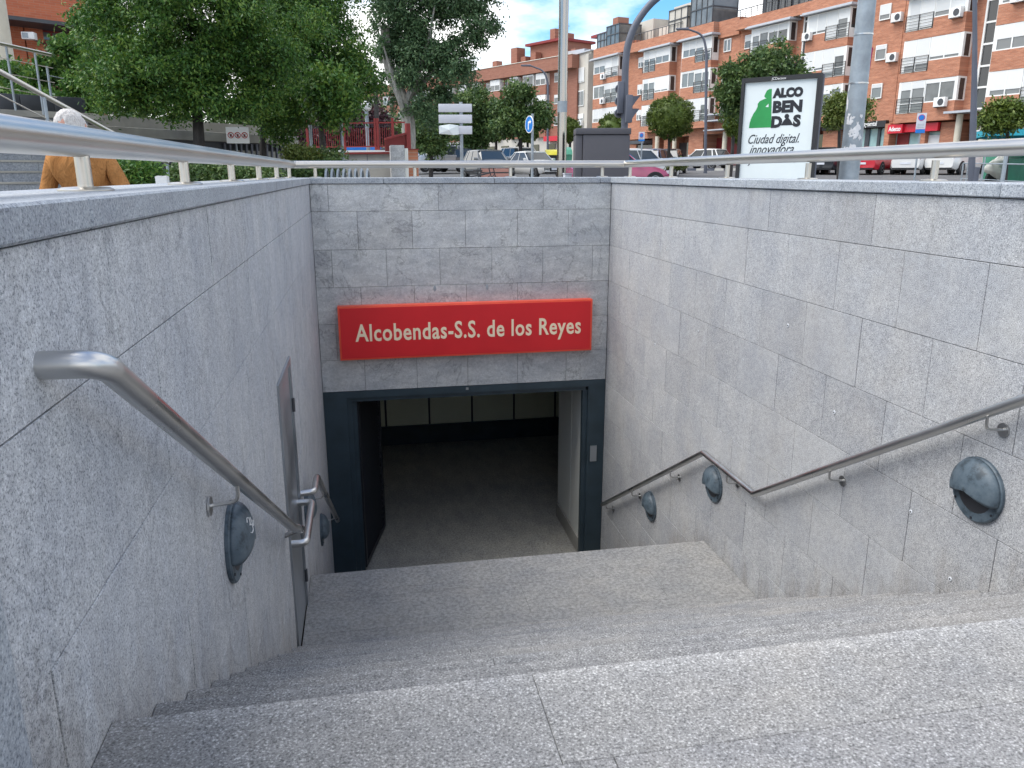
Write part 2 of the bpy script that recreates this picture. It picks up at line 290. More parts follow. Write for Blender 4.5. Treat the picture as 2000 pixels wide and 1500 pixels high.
def leaf(name, stops, trans=0.25):
    m, N, L, p = newmat(name); g = N.new('ShaderNodeNewGeometry'); r = ramp(N, stops); 
    v = pos(N, L); n = noise(N, L, v, 1.6, 3, 0.6)
    mi = N.new('ShaderNodeMath'); mi.operation = 'MULTIPLY'; mi.inputs[1].default_value = 0.5; L.new(g.outputs['Random Per Island'], mi.inputs[0])
    m2 = N.new('ShaderNodeMath'); m2.operation = 'MULTIPLY'; m2.inputs[1].default_value = 0.5; L.new(n.outputs['Fac'], m2.inputs[0])
    ad = N.new('ShaderNodeMath'); ad.operation = 'ADD'; L.new(mi.outputs[0], ad.inputs[0]); L.new(m2.outputs[0], ad.inputs[1])
    L.new(ad.outputs[0], r.inputs[0]); L.new(r.outputs[0], p.inputs['Base Color']); setp(p, roughness=0.5, spec=0.35)
    tr = N.new('ShaderNodeBsdfTranslucent'); L.new(r.outputs[0], tr.inputs['Color'])
    ms = N.new('ShaderNodeMixShader'); ms.inputs[0].default_value = trans
    L.new(p.outputs[0], ms.inputs[1]); L.new(tr.outputs[0], ms.inputs[2]); L.new(ms.outputs[0], N['Material Output'].inputs[0]); return m
M['leaf_near'] = leaf('ash_leaves', [(0.15, (0.02, 0.062, 0.016)), (0.5, (0.062, 0.155, 0.028)), (0.88, (0.20, 0.29, 0.045))])
M['leaf_poplar'] = leaf('poplar_leaves', [(0.1, (0.03, 0.07, 0.035)), (0.5, (0.065, 0.13, 0.055)), (0.85, (0.16, 0.24, 0.11))], 0.2)
M['leaf_dark'] = leaf('dark_leaves', [(0.1, (0.03, 0.07, 0.022)), (0.5, (0.075, 0.135, 0.04)), (0.85, (0.16, 0.22, 0.06))], 0.2)
M['leaf_topiary'] = leaf('clipped_leaves', [(0.1, (0.035, 0.065, 0.012)), (0.5, (0.085, 0.13, 0.02)), (0.85, (0.16, 0.20, 0.03))], 0.15)
M['leaf_olive'] = leaf('olive_leaves', [(0.1, (0.05, 0.09, 0.018)), (0.5, (0.11, 0.15, 0.03)), (0.85, (0.20, 0.22, 0.05))], 0.2)
M['leaf_purple'] = leaf('purple_leaves', [(0.1, (0.018, 0.006, 0.01)), (0.6, (0.05, 0.014, 0.022)), (0.9, (0.09, 0.03, 0.03))], 0.1)

# ------------------------------------------------------------------ mesh helpers
def link(name, me, mat=None, parent=None, loc=None):
    o = bpy.data.objects.new(name, me); C.objects.link(o)
    if mat is not None and not me.materials: me.materials.append(M[mat] if isinstance(mat, str) else mat)
    if parent is not None: o.parent = parent
    if loc is not None: o.location = loc
    return o
def tag(o, label, cat, group=None):
    o['label'] = label; o['category'] = cat
    if group: o['group'] = group
    return o
def thing(name, label, cat, loc=(0, 0, 0), rz=0.0, group=None):
    o = bpy.data.objects.new(name, None); C.objects.link(o); o.location = loc; o.rotation_euler = (0, 0, rz); o.empty_display_size = 0.2
    return tag(o, label, cat, group)
class MB:
    def __init__(s): s.v = []; s.f = []
    def add(s, vs, fs):
        n = len(s.v); s.v += [tuple(x) for x in vs]; s.f += [tuple(i + n for i in f) for f in fs]; return s
    def box(s, x0, x1, y0, y1, z0, z1, F=None):
        vs = [(x, y, z) for z in (z0, z1) for y in (y0, y1) for x in (x0, x1)]
        if F: vs = [F(*v) for v in vs]
        return s.add(vs, [(0, 2, 3, 1), (4, 5, 7, 6), (0, 1, 5, 4), (2, 6, 7, 3), (0, 4, 6, 2), (1, 3, 7, 5)])
    def prism(s, poly, a0, a1, F):     # poly in (u,v), extruded along a; F(u,a,v)
        n = len(poly); vs = [F(u, a0, v) for u, v in poly] + [F(u, a1, v) for u, v in poly]
        fs = [tuple(range(n - 1, -1, -1)), tuple(range(n, 2 * n))] + [(i, (i + 1) % n, n + (i + 1) % n, n + i) for i in range(n)]
        return s.add(vs, fs)
    def tube(s, pts, r, n=12, caps=True, r2=None):
        pts = [Vector(p) for p in pts]; m = len(pts); base = len(s.v); up = None
        for i, p in enumerate(pts):
            t = (pts[min(i + 1, m - 1)] - pts[max(i - 1, 0)]).normalized()
            if up is None:
                up = Vector((0, 0, 1)) if abs(t.z) < 0.95 else Vector((1, 0, 0))
            a = t.cross(up).normalized(); b = a.cross(t).normalized(); up = b
            k = 1.0
            if 0 < i < m - 1:
                d1 = (pts[i] - pts[i - 1]).normalized(); d2 = (pts[i + 1] - pts[i]).normalized(); c = max(0.3, math.sqrt(max(0, (1 + d1.dot(d2)) / 2))); k = 1 / c
            rr = r if r2 is None else r + (r2 - r) * i / (m - 1)
            bis = None
            if k > 1.001:
                bis = ((d2 - d1).normalized())
            for j in range(n):
                q = 2 * math.pi * j / n; off = a * math.cos(q) * rr + b * math.sin(q) * rr
                if bis is not None: off = off + bis * off.dot(bis) * (k - 1)
                s.v.append(tuple(p + off))
        for i in range(m - 1):
            for j in range(n):
                s.f.append((base + i * n + j, base + i * n + (j + 1) % n, base + (i + 1) * n + (j + 1) % n, base + (i + 1) * n + j))
        if caps: s.f.append(tuple(base + j for j in range(n - 1, -1, -1))); s.f.append(tuple(base + (m - 1) * n + j for j in range(n)))
        return s
    def lathe(s, prof, n, F=None, closed=True):   # prof [(r,z)]
        base = len(s.v)
        for r, z in prof:
            for j in range(n):
                q = 2 * math.pi * j / n; v = (r * math.cos(q), r * math.sin(q), z); s.v.append(F(*v) if F else v)
        for i in range(len(prof) - 1):
            for j in range(n): s.f.append((base + i * n + j, base + i * n + (j + 1) % n, base + (i + 1) * n + (j + 1) % n, base + (i + 1) * n + j))
        if closed: s.f.append(tuple(base + j for j in range(n - 1, -1, -1))); s.f.append(tuple(base + (len(prof) - 1) * n + j for j in range(n)))
        return s
    def mesh(s, name, smooth=False, origin=None):
        me = bpy.data.meshes.new(name)
        vs = s.v if origin is None else [(x - origin[0], y - origin[1], z - origin[2]) for x, y, z in s.v]
        me.from_pydata(vs, [], s.f); me.validate()
        bm = bmesh.new(); bm.from_mesh(me); bmesh.ops.recalc_face_normals(bm, faces=bm.faces); bm.to_mesh(me); bm.free()
        if smooth:
            me.polygons.foreach_set('use_smooth', [True] * len(me.polygons)); me.set_sharp_from_angle(angle=rad(35))
        return me
    def build(s, name, mat, parent=None, smooth=False, origin=None, bevel=0.0, seg=2):
        if origin is None and parent is not None:
            origin = parent.location if tuple(parent.rotation_euler) == (0, 0, 0) and parent.parent is None and parent.get('world_parts') else None
        me = s.mesh(name, smooth, origin); o = link(name, me, mat, parent)
        if bevel:
            bm = bmesh.new(); bm.from_mesh(me); bmesh.ops.bevel(bm, geom=list(bm.edges), offset=bevel, segments=seg, affect='EDGES', profile=0.6); bm.to_mesh(me); bm.free()
            me.polygons.foreach_set('use_smooth', [True] * len(me.polygons)); me.set_sharp_from_angle(angle=rad(40))
        return o
def wthing(name, label, cat, loc, group=None):   # a thing whose parts are drawn in world coordinates
    t = thing(name, label, cat, loc, 0, group); t['world_parts'] = True; return t
def sub(name, mb, mat, part, **k):                # sub-part of a part that was drawn in world coordinates of its thing
    return mb.build(name, mat, part, origin=part.parent.location if part.parent.get('world_parts') else None, **k)
def structure(o, kind='structure'): o['kind'] = kind; return o
def arc(c, r, a0, a1, n, ax, ay):
    return [Vector(c) + Vector(ax) * (r * math.cos(rad(a0 + (a1 - a0) * i / n))) + Vector(ay) * (r * math.sin(rad(a0 + (a1 - a0) * i / n))) for i in range(n + 1)]
def fillet(pts, r, n=6):
    P = [Vector(p) for p in pts]; out = [P[0]]
    for i in range(1, len(P) - 1):
        a = (P[i - 1] - P[i]); b = (P[i + 1] - P[i]); ra = min(r, a.length * .45, b.length * .45)
        A = P[i] + a.normalized() * ra; B = P[i] + b.normalized() * ra
        for k in range(n + 1):
            t = k / n; out.append((A * (1 - t) + P[i] * t) * (1 - t) + (P[i] * (1 - t) + B * t) * t)
    return out + [P[-1]]
def text_mesh(name, body, size, mat, parent, Fm, extrude=0.004, bold=0.0, shear=0.0, xs=1.0, align='LEFT', spacing=1.0):
    cu = bpy.data.curves.new(name, 'FONT'); cu.body = body; cu.size = size; cu.extrude = extrude; cu.offset = bold; cu.shear = shear; cu.align_x = align; cu.space_character = spacing; cu.resolution_u = 3
    o = bpy.data.objects.new(name, cu); me = bpy.data.meshes.new_from_object(o); bpy.data.objects.remove(o); bpy.data.curves.remove(cu)
    me.transform(Matrix.Diagonal((xs, 1, 1, 1))); me.transform(Fm); me.materials.clear()
    return link(name, me, mat, parent)
# ------------------------------------------------------------------ the stairwell
XL, XR, YB = -0.572, 2.88, 9.2
CT, CB = -0.046, -0.112          # coping top and bottom
Y0, TR, RS = 1.55, 0.295, 0.1746
ZL = GZ - 12 * RS                # landing
YL1 = 6.1; ZF = ZL - 10 * 0.1715; YE = YL1 + 9 * 0.3
def slab_bevel(bm_me, off=0.002): pass
_slabs = {}
def slab_mesh(wd, ht, th, axis, bev=0.0012):
    key = (round(wd, 3), round(ht, 3), round(th, 3), axis)
    if key in _slabs: return _slabs[key]
    me = bpy.data.meshes.new('slab'); bm = bmesh.new()
    dims = (th, wd, ht) if axis == 'X' else ((wd, th, ht) if axis == 'Y' else (wd, ht, th))
    bmesh.ops.create_cube(bm, size=1, matrix=Matrix.Diagonal((*dims, 1)))
    bmesh.ops.bevel(bm, geom=list(bm.edges), offset=bev, segments=1, affect='EDGES')
    bm.to_mesh(me); bm.free(); _slabs[key] = me; return me
def cut(rects, hole):
    if not hole: return rects
    a0, a1, b0, b1 = hole; out_ = []
    for (p0, p1, q0, q1) in rects:
        if p1 <= a0 or p0 >= a1 or q1 <= b0 or q0 >= b1: out_.append((p0, p1, q0, q1)); continue
        if p0 < a0: out_.append((p0, a0, q0, q1))
        if p1 > a1: out_.append((a1, p1, q0, q1))
        m0, m1 = max(p0, a0), min(p1, a1)
        if q0 < b0: out_.append((m0, m1, q0, b0))
        if q1 > b1: out_.append((m0, m1, b1, q1))
    return [r for r in out_ if r[1] - r[0] > .02 and r[3] - r[2] > .02]
def steps_z(y):
    if y < Y0: return GZ
    if y < YL1:
        k = int((y - Y0) / TR) + 1
        return GZ - RS * min(12, k)
    j = int((y - YL1) / 0.3) + 1
    return ZL - 0.1715 * min(10, j)
rows = [(-0.115, -0.41)]
z = -0.41
while z > ZF - 0.2: rows.append((z, z - 0.4245)); z -= 0.4245
GAP = 0.0034
def wall_slabs(root, axis, face, sgn, a0, a1, phase, mat, hole=None, zmin=None, jit=0.0012, first_double=True):
    for ri, (zt, zb) in enumerate(rows):
        if zmin is not None and zt <= zmin + .01: break
        zb2 = max(zb, zmin) if zmin is not None else zb
        st = 1.22 if (ri == 0 and first_double) else 0.61
        off = phase + (0 if ri % 2 == 1 else 0.305)
        k0 = math.floor((a0 - off) / st) - 1; rects = []
        for k in range(k0, k0 + 40):
            p0, p1 = off + k * st, off + (k + 1) * st
            p0, p1 = max(p0, a0), min(p1, a1)
            if p1 - p0 < 0.03: continue
            rects += cut([(p0, p1, zb2, zt)], hole)
        for (p0, p1, q0, q1) in rects:
            if axis == 'X':
                if q1 < steps_z(p1) - 0.02: continue
            wd, ht = p1 - p0 - GAP, q1 - q0 - GAP; th = 0.03; j = random.uniform(-jit, jit)
            me = slab_mesh(wd, ht, th, axis)
            c = (p0 + p1) / 2; cz = (q0 + q1) / 2; f = face + sgn * (-th / 2 + j)
            loc = (f, c, cz) if axis == 'X' else (c, f, cz)
            link('stone_slab', me if not me.materials else me, mat, root, Vector(loc) - root.location)


def wall_slabs_mat_reset(): _slabs.clear()
def coping(root, axis, c0, c1, a0, a1, step, phase, mat='gran_coping'):
    k = math.floor((a0 - phase) / step)
    while phase + k * step < a1:
        p0, p1 = max(a0, phase + k * step), min(a1, phase + (k + 1) * step); k += 1
        if p1 - p0 < .03: continue
        wd = p1 - p0 - 0.004; ht = CT - CB; me = slab_mesh(wd, ht, c1 - c0, axis, 0.006)
        loc = ((c0 + c1) / 2, (p0 + p1) / 2, (CT + CB) / 2) if axis == 'X' else ((p0 + p1) / 2, (c0 + c1) / 2, (CT + CB) / 2)
        link('coping_stone', me, mat, root, Vector(loc) - root.location)

WT = 0.36
DY0, DY1, DZT = 4.83, 5.66, -1.25
# left wall
wl = wthing('retaining_wall', 'pale bluish granite wall with a steel service door, left of the stairs', 'wall', (XL - .2, 5, GZ))
mb = MB()
zb = ZF - .3
mb.box(XL - WT, XL - .031, 0.5, DY0, zb, CB, ); mb.box(XL - WT, XL - .031, DY1, YB + WT, zb, CB); mb.box(XL - WT, XL - .031, DY0, DY1, DZT, CB); mb.box(XL - WT, XL - .12, DY0, DY1, zb, DZT)
mb.build('wall_core', 'mortar', wl)
mb = MB(); mb.box(XL - WT - .03, XL - WT - .001, 0.5, YB + WT, GZ - .3, CB); mb.build('outer_facing', 'gran_coping', wl)
wall_slabs(wl, 'X', XL, 1, 1.175, YB - .002, 1.63, 'gran_left', (DY0, DY1, ZL - 1, DZT))
coping(wl, 'X', XL - WT - .05, XL + .018, -0.6, YB + .02, 1.25, 0.55)
wall_slabs_mat_reset()
# end pier at the head of the left wall
mb = MB(); mb.box(XL - WT, XL + .02, -0.6, 1.168, GZ - .1, CB - .001); mb.build('end_pier', 'gran_coping', wl, bevel=.008)
# right wall
wr = wthing('retaining_wall', 'long pale granite wall with three round lights, right of the stairs', 'wall', (XR + .2, 5, GZ))
mb = MB(); mb.box(XR + .031, XR + WT, 0.5, YB + WT, zb, CB); mb.build('wall_core', 'mortar', wr)
mb = MB(); mb.box(XR + WT + .001, XR + WT + .03, 0.5, YB + WT, GZ - .3, CB); mb.build('outer_facing', 'gran_coping', wr)
wall_slabs(wr, 'X', XR, -1, 0.6, YB - .002, 0.21, 'gran_right')
coping(wr, 'X', XR - .018, XR + WT + .05, -0.6, YB + .02, 1.25, 3.25 - 1.25)
wall_slabs_mat_reset()
mb = MB(); mb.box(XR - .02, XR + WT, -0.6, 0.58, GZ - .1, CB - .001); mb.build('end_pier', 'gran_step', wr, bevel=.008)
# back wall above the doorway
wb = wthing('retaining_wall', 'darker granite wall above the passage, behind the red sign', 'wall', (1.15, YB + .2, GZ))
ZLT = -2.49
mb = MB(); mb.box(XL - WT + .001, XR + WT - .001, YB + .031, YB + WT, ZLT + .001, CB); mb.build('wall_core', 'mortar', wb)
mb = MB(); mb.box(XL - WT, XR + WT, YB + WT + .001, YB + WT + .03, GZ - .3, CB); mb.build('outer_facing', 'gran_coping', wb)
wall_slabs(wb, 'Y', YB, -1, XL + .002, XR - .002, 0.537, 'gran_back', zmin=ZLT)
coping(wb, 'Y', YB - .018, YB + WT + .05, XL - WT - .05, XR + WT + .05, 1.25, 0.24)
wall_slabs_mat_reset()

# stairs
def stone_row(root, y0, y1, zt, th, mat, joints, name='step_stone', jw=.0012, bv=.0016):
    xs = [XL + .002] + joints + [XR - .002]
    for a, b in zip(xs[:-1], xs[1:]):
        me = slab_mesh(b - a - jw, y1 - y0 - jw, th, 'Z', bv)
        link(name, me, mat, root, Vector(((a + b) / 2, (y0 + y1) / 2, zt - th / 2)) - root.location)
st = wthing('stone_staircase', 'upper flight of twelve speckled grey granite steps with landing', 'staircase', (1.15, 3.2, ZL))
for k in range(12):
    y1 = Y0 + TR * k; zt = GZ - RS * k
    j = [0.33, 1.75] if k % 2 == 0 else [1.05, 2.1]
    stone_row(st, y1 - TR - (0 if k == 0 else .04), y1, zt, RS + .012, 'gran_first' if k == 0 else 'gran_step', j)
    if k == 0: _slabs.clear()
_slabs.clear()
for i, (a, b) in enumerate([(Y0 + TR * 11 - .05, 5.2), (5.2, 5.65), (5.65, YL1 - .33), (YL1 - .33, YL1)]):
    stone_row(st, a, b, ZL, 0.19, 'gran_landing', [[0.5, 1.7], [1.1, 2.2], [0.4, 1.6], [0.9, 2.0]][i], 'landing_stone', .0015, .0006)
_slabs.clear()
mb = MB(); mb.box(XL, XR, 1.3, YL1 - .02, ZF - .4, ZF - .3); mb.box(XL, XR, 1.25, 1.3, ZF - .4, GZ - .2); mb.build('stair_base', 'mortar', st)
st2 = wthing('stone_staircase', 'lower flight of steps hidden beyond the landing edge', 'staircase', (1.15, 7.5, ZF))
for j in range(9):
    stone_row(st2, YL1 + .3 * j - .04, YL1 + .3 * (j + 1), ZL - .1715 * (j + 1), .18, 'gran_landing', [[0.5, 1.7], [1.1, 2.2]][j % 2])
_slabs.clear()
# passage
def struct_box(name, boxes, mat):
    mb = MB()
    for b in boxes: mb.box(*b)
    o = mb.build(name, mat); return structure(o)
YF = 14.2; XPR = 2.62
struct_box('passage_floor', [(-4, 9, YE - .02, YF + .05, ZF - .3, ZF)], 'floor')
struct_box('passage_ceiling', [(-4, 9, YB + .34, YF + .4, ZLT - .02, ZLT + .3)], 'ceiling')
pw = wthing('passage_wall', 'far wall of the passage clad in pale panels over a dark skirting', 'wall', (1, YF, ZF))
mb = MB(); mb.box(-4, 9, YF + .02, YF + .3, ZF, ZLT); mb.build('wall_core', 'black', pw)
mb = MB(); mb.box(-4, 9, YF - .03, YF + .019, ZF, -4.56); mb.build('skirting', 'bluegrey', pw)
x = -3.8
while x < 8.6:
    mb = MB(); mb.box(x + .015, x + .800 - .015, YF - .01, YF + .019, -4.55, ZLT - .01); mb.build('wall_panel', 'cream_panel', pw); x += 0.806
pr = wthing('passage_wall', 'short right side wall of the passage in pale panels behind the doorway', 'wall', (XPR, 10, ZF))
mb = MB(); mb.box(XPR + .02, XR + .3, YB + .12, 10.58, ZF, ZLT - .02); mb.build('wall_core', 'black', pr)
mb = MB(); mb.box(XPR - .02, XPR + .019, YB + .13, 10.55, ZF, ZF + .22); mb.build('skirting', 'concrete', pr)
for a, b in ((YB + .13, 9.825), (9.845, 10.55)):
    mb = MB(); mb.box(XPR, XPR + .019, a, b, ZF + .225, ZLT - .03); mb.build('wall_panel', 'white_panel', pr)
pl = wthing('passage_wall', 'blue-grey left side wall of the passage behind the folded gate', 'wall', (-.4, 10, ZF))
mb = MB(); mb.box(XL - .3, -0.36, YB + .12, 10.9, ZF, ZLT - .02); mb.build('wall_core', 'bluegrey', pl)
struct_box('passage_end_walls', [(-4.2, -4, 10, 14.5, ZF, ZLT), (9, 9.2, 10, 14.5, ZF, ZLT), (-4.2, XL - .3, 10.7, 10.9, ZF, ZLT), (XR + .3, 9.2, 10.35, 10.55, ZF, ZLT)], 'mortar')
# doorway frame
df = wthing('door_frame', 'blue-grey steel frame of the passage doorway under the granite wall', 'door frame', (1.15, YB, ZF))
mb = MB(); mb.box(XL + .003, XR - .003, YB - .006, YB + .1, ZLT - .085, ZLT - .002); mb.box(-.30, 2.64, YB + .03, YB + .13, ZLT - .14, ZLT - .0851); mb.build('lintel', 'bluegrey', df)
mb = MB(); mb.box(XL + .003, -0.30, YB - .002, YB + .1, ZF, ZLT - .086); mb.box(-.2999, -0.24, YB + .035, YB + .11, ZF, ZLT - .141); mb.box(-.2399, -0.19, YB + .07, YB + .14, ZF, ZLT - .1411)
mb.build('jamb', 'bluegrey', df)
mb = MB(); mb.box(2.66, XR - .003, YB - .002, YB + .1, ZF, ZLT - .086); mb.box(2.60, 2.6599, YB + .035, YB + .11, ZF, ZLT - .141); mb.build('jamb', 'bluegrey', df)
mb = MB(); mb.box(2.70, 2.785, YB - .018, YB - .0021, -3.57, -3.36); mb.build('switch_plate', 'steel_door', df)
mb = MB(); mb.box(1.12, 1.15, YB - .014, YB - .0062, ZLT - .05, ZLT - .02); mb.build('lintel_bolt', 'steel_door', df)
# folded slatted gate leaf
gt = wthing('folding_gate', 'black slatted metal gate leaf folded open inside the left jamb', 'gate', (-.18, YB + .2, ZF))
ga, gb = Vector((-.20, YB + .15)), Vector((0.07, 10.55)); gd = (gb - ga); gn = Vector((-gd.y, gd.x)).normalized()
def GF(t, o_, z_): q = ga + gd * t + gn * o_; return (q.x, q.y, z_)
mb = MB(); mb.box(0, .05, -.03, .03, ZF + .05, ZLT - .16, GF); mb.box(.95, 1, -.03, .03, ZF + .05, ZLT - .16, GF); mb.box(.05, .95, -.03, .03, ZF + .05, ZF + .12, GF); mb.box(.05, .95, -.03, .03, ZLT - .23, ZLT - .16, GF); mb.build('gate_frame', 'black', gt)
mb0 = None
for i in range(26):
    zz = ZF + .14 + i * .082
    mb = MB(); mb.add([GF(.05, -.02, zz), GF(.95, -.02, zz), GF(.95, .03, zz + .06), GF(.05, .03, zz + .06), GF(.05, -.012, zz), GF(.95, -.012, zz), GF(.95, .038, zz + .06), GF(.05, .038, zz + .06)], [(0, 1, 2, 3), (4, 7, 6, 5), (0, 4, 5, 1), (2, 6, 7, 3), (0, 3, 7, 4), (1, 5, 6, 2)]); mb.build('slat', 'black', gt)

# service door in the left wall
dr = wthing('service_door', 'narrow brushed steel door set in the left granite wall at the landing', 'door', (XL, 5.2, ZL))
mb = MB(); fx0, fx1 = XL - .04, XL + .012
mb.box(fx0, fx1, DY0 + .002, DY0 + .045, ZL, DZT - .002); mb.box(fx0, fx1, DY1 - .045, DY1 - .002, ZL, DZT - .002); mb.box(fx0, fx1, DY0 + .0451, DY1 - .0451, DZT - .047, DZT - .002); mb.build('door_frame_trim', 'steel_door', dr)
mb = MB(); mb.box(XL - .03, XL - .004, DY0 + .053, DY1 - .053, ZL + .01, DZT - .055); mb.build('door_leaf', 'steel_door', dr, bevel=.003)
for zz in (-1.55, -2.9):
    mb = MB(); mb.tube([(XL + .012, DY1 - .04, zz), (XL + .012, DY1 - .04, zz - .1)], .012, 8); mb.build('hinge', 'dark_metal', dr)
mb = MB(); mb.box(XL - .11, XL - .041, DY0 + .001, DY1 - .001, ZL, DZT - .001); mb.build('door_backing', 'black', dr)
# handrail piece fixed across the door
XH = XL + .10
hd = wthing('handrail', 'short steel handrail loop fixed on the service door', 'handrail', (XH, 5.2, ZL))
mb = MB(); mb.tube(fillet([(XL - .004, 4.88, -2.33), (XH, 4.88, -2.33), (XH, 5.56, -2.33), (XL - .004, 5.56, -2.33)], .06), .025, 14); mb.build('rail_tube', 'steel', hd, smooth=True)

def bracket(root, X, sgn, y, zr):
    pts = fillet([(X - sgn * .1, y, zr - .025), (X - sgn * .1, y, zr - .085), (X + 0 * sgn, y, zr - .095)], .03)
    mb = MB(); mb.tube(pts, .007, 8); b = mb.build('bracket', 'steel', root, smooth=True)
    mb = MB(); mb.tube([(X - sgn * .001, y, zr - .095), (X - sgn * .009, y, zr - .095)], .034, 16); sub('rosette', mb, 'steel', b)
# left handrails
h1 = wthing('handrail', 'sloping steel handrail of the upper flight on the left wall, ending at the door', 'handrail', (XH, 3, -1))
a0, a1 = Vector((XH, 1.50, -.335)), Vector((XH, 4.22, -1.915))
mb = MB(); mb.tube(fillet([(XL - .01, 1.475, -.325), (XH, 1.485, -.328), a1, (XH, 4.66, -2.13)], .085, 10), .0255, 20); mb.build('rail_tube', 'steel', h1, smooth=True)
mb = MB(); mb.tube([(XL - .01, 4.64, -2.16), (XH, 4.64, -2.12)], .016, 10); mb.build('end_fixing', 'steel', h1, smooth=True)
for y in (2.66,): bracket(h1, XL, -1, y, -.335 - (y - 1.5) * .581)
h2 = wthing('handrail', 'farther steel handrail on the left wall beyond the door', 'handrail', (XH, 7, -3))
mb = MB(); mb.tube(fillet([(XL - .01, 5.78, -2.35), (XH, 5.80, -2.35), (XH, 6.15, -2.36), (XH, 8.78, -3.94)], .07, 6), .0255, 14); mb.build('rail_tube', 'steel', h2, smooth=True)
for y in (6.7, 8.1): bracket(h2, XL, -1, y, -2.36 - (y - 6.15) * .60)
# right handrail
XH2 = XR - .085
h3 = wthing('handrail', 'zigzag steel handrail running down the whole right granite wall', 'handrail', (XH2, 5, -2))
sl = 0.6125
mb = MB(); mb.tube(fillet([(XR + .01, 1.45, -.10), (XH2, 1.45, -.10), (XH2, 5.112, -2.338), (XH2, 6.048, -2.34), (XH2, 8.90, -4.05)], .025, 3), .0255, 16); mb.build('rail_tube', 'steel', h3, smooth=True)
for y in (1.95, 3.02, 4.18): bracket(h3, XR, 1, y, -.10 - (y - 1.45) * sl)
bracket(h3, XR, 1, 5.55, -2.338)
for y in (6.72, 7.78, 8.70): bracket(h3, XR, 1, y, -2.34 - (y - 6.048) * .60)

# round bulkhead lights
def bulkhead(X, sgn, y, z, label, mark=False):
    t = thing('wall_light', label, 'wall light', (X, y, z), 0, 'round hooded lights along the stair walls')
    def F(a, b, c): return (-sgn * c, a, b)         # disc in YZ, depth to the room
    mb = MB(); mb.lathe([(.162, 0.0), (.162, .014), (.155, .020), (.0, .020)], 40, F); mb.build('base_disc', 'lightpaint', t, smooth=True)
    mb = MB(); n = 28; mrow = 10; vs = []; fs = []
    for i in range(mrow + 1):                      # hood: dome over the upper part, cut by a slanting mouth
        for j in range(n + 1):
            ang = rad(-16 + 212 * j / n); u = i / mrow
            r = .150 * math.cos(u * math.pi / 2) ; dep = .018 + .064 * math.sin(u * math.pi / 2)
            yy = math.cos(ang) * r; zz = max(math.sin(ang) * r, -.030 - .02 * u)
            vs.append(F(yy, zz, dep))
    for i in range(mrow):
        for j in range(n): fs.append((i * (n + 1) + j, i * (n + 1) + j + 1, (i + 1) * (n + 1) + j + 1, (i + 1) * (n + 1) + j))
    mb.add(vs, fs); o = mb.build('hood', 'lightpaint', t, smooth=True)
    md = o.modifiers.new('s', 'SOLIDIFY'); md.thickness = .006; md.offset = 1
    mb = MB(); mb.lathe([(.115, .0201), (.10, .026), (.0, .027)], 30, F); mb.build('lens', 'black', t, smooth=True)
    for aa in (90, 215, 325, 270):
        mb = MB(); q = rad(aa); cy, cz = .145 * math.cos(q), .145 * math.sin(q)
        mb.lathe([(.006, .0205), (.006, .024)], 8, lambda a, b, c: F(a + cy, b + cz, c)); mb.build('screw', 'black', t)
    if mark:
        p3 = [(.045, .085), (.055, .1), (.035, .112), (.02, .1), (.03, .088), (.015, .075), (.005, .085), (.02, .06)]
        for nm, P in (('chalk_mark', [(-.045, .095), (-.03, .108), (-.01, .100), (-.02, .082), (-.035, .078), (-.01, .072), (-.008, .052), (-.03, .043), (-.045, .052)]), ('chalk_mark', [(.005, .095), (.0, .06), (.012, .055), (.03, .072), (.045, .06)])):
            pts = []
            for yy, zz in P:
                r = min(.148, math.hypot(yy, zz)); u = math.acos(r / .150); pts.append(F(yy, zz, .018 + .064 * math.sin(u) + .008))
            mb = MB(); mb.tube(fillet(pts, .008, 3), .0022, 6); mb.build(nm, 'paper', t)
    return t
bulkhead(XR, 1, 3.11, -1.49, 'largest round hooded light on the right wall, nearest the camera')
bulkhead(XR, 1, 5.97, -2.605, 'round hooded light under the peak of the right handrail')
bulkhead(XR, 1, 7.44, -3.45, 'farthest round hooded light low on the right wall near the doorway')
bulkhead(XL, -1, 3.0, -1.40, 'blue-grey hooded light with chalk scribble on the left wall', True)
bulkhead(XL, -1, 6.10, -2.62, 'hooded light on the left wall just behind the door handrail loop')
bulkhead(XL, -1, 7.50, -3.45, 'hooded light low on the left wall beside the blue-grey door frame')

# plugged anchor holes in the right wall and dark spots on the back wall
for (y, z_, r) in ((8.0, -.50, .012), (5.00, -1.03, .02), (4.35, -1.47, .02), (7.35, -.72, .015), (7.55, -1.70, .022), (5.62, -1.42, .012), (6.5, -1.36, .016), (3.55, -1.80, .018), (3.2, -2.02, .018), (7.3, -2.3, .014)):
    mb = MB(); F = lambda a, b, c, y=y, z_=z_: (XR - c, y + a, z_ + b); r *= .62
    mb.lathe([(r, 0), (r, .0035), (r * .5, .004)], 12, F); o = mb.build('hole_plug', 'lime', wr)
    mb = MB(); mb.lathe([(r * .45, .0041), (r * .4, .0055)], 10, F); sub('hole', mb, 'black', o)
for x_ in (.775, 1.39):
    mb = MB(); F = lambda a, b, c, x_=x_: (x_ + a * .8, YB - c, -1.30 + b * 1.6); mb.lathe([(.022, 0), (.022, .004), (.0, .006)], 12, F); mb.build('anchor_cap', 'galv', wb)

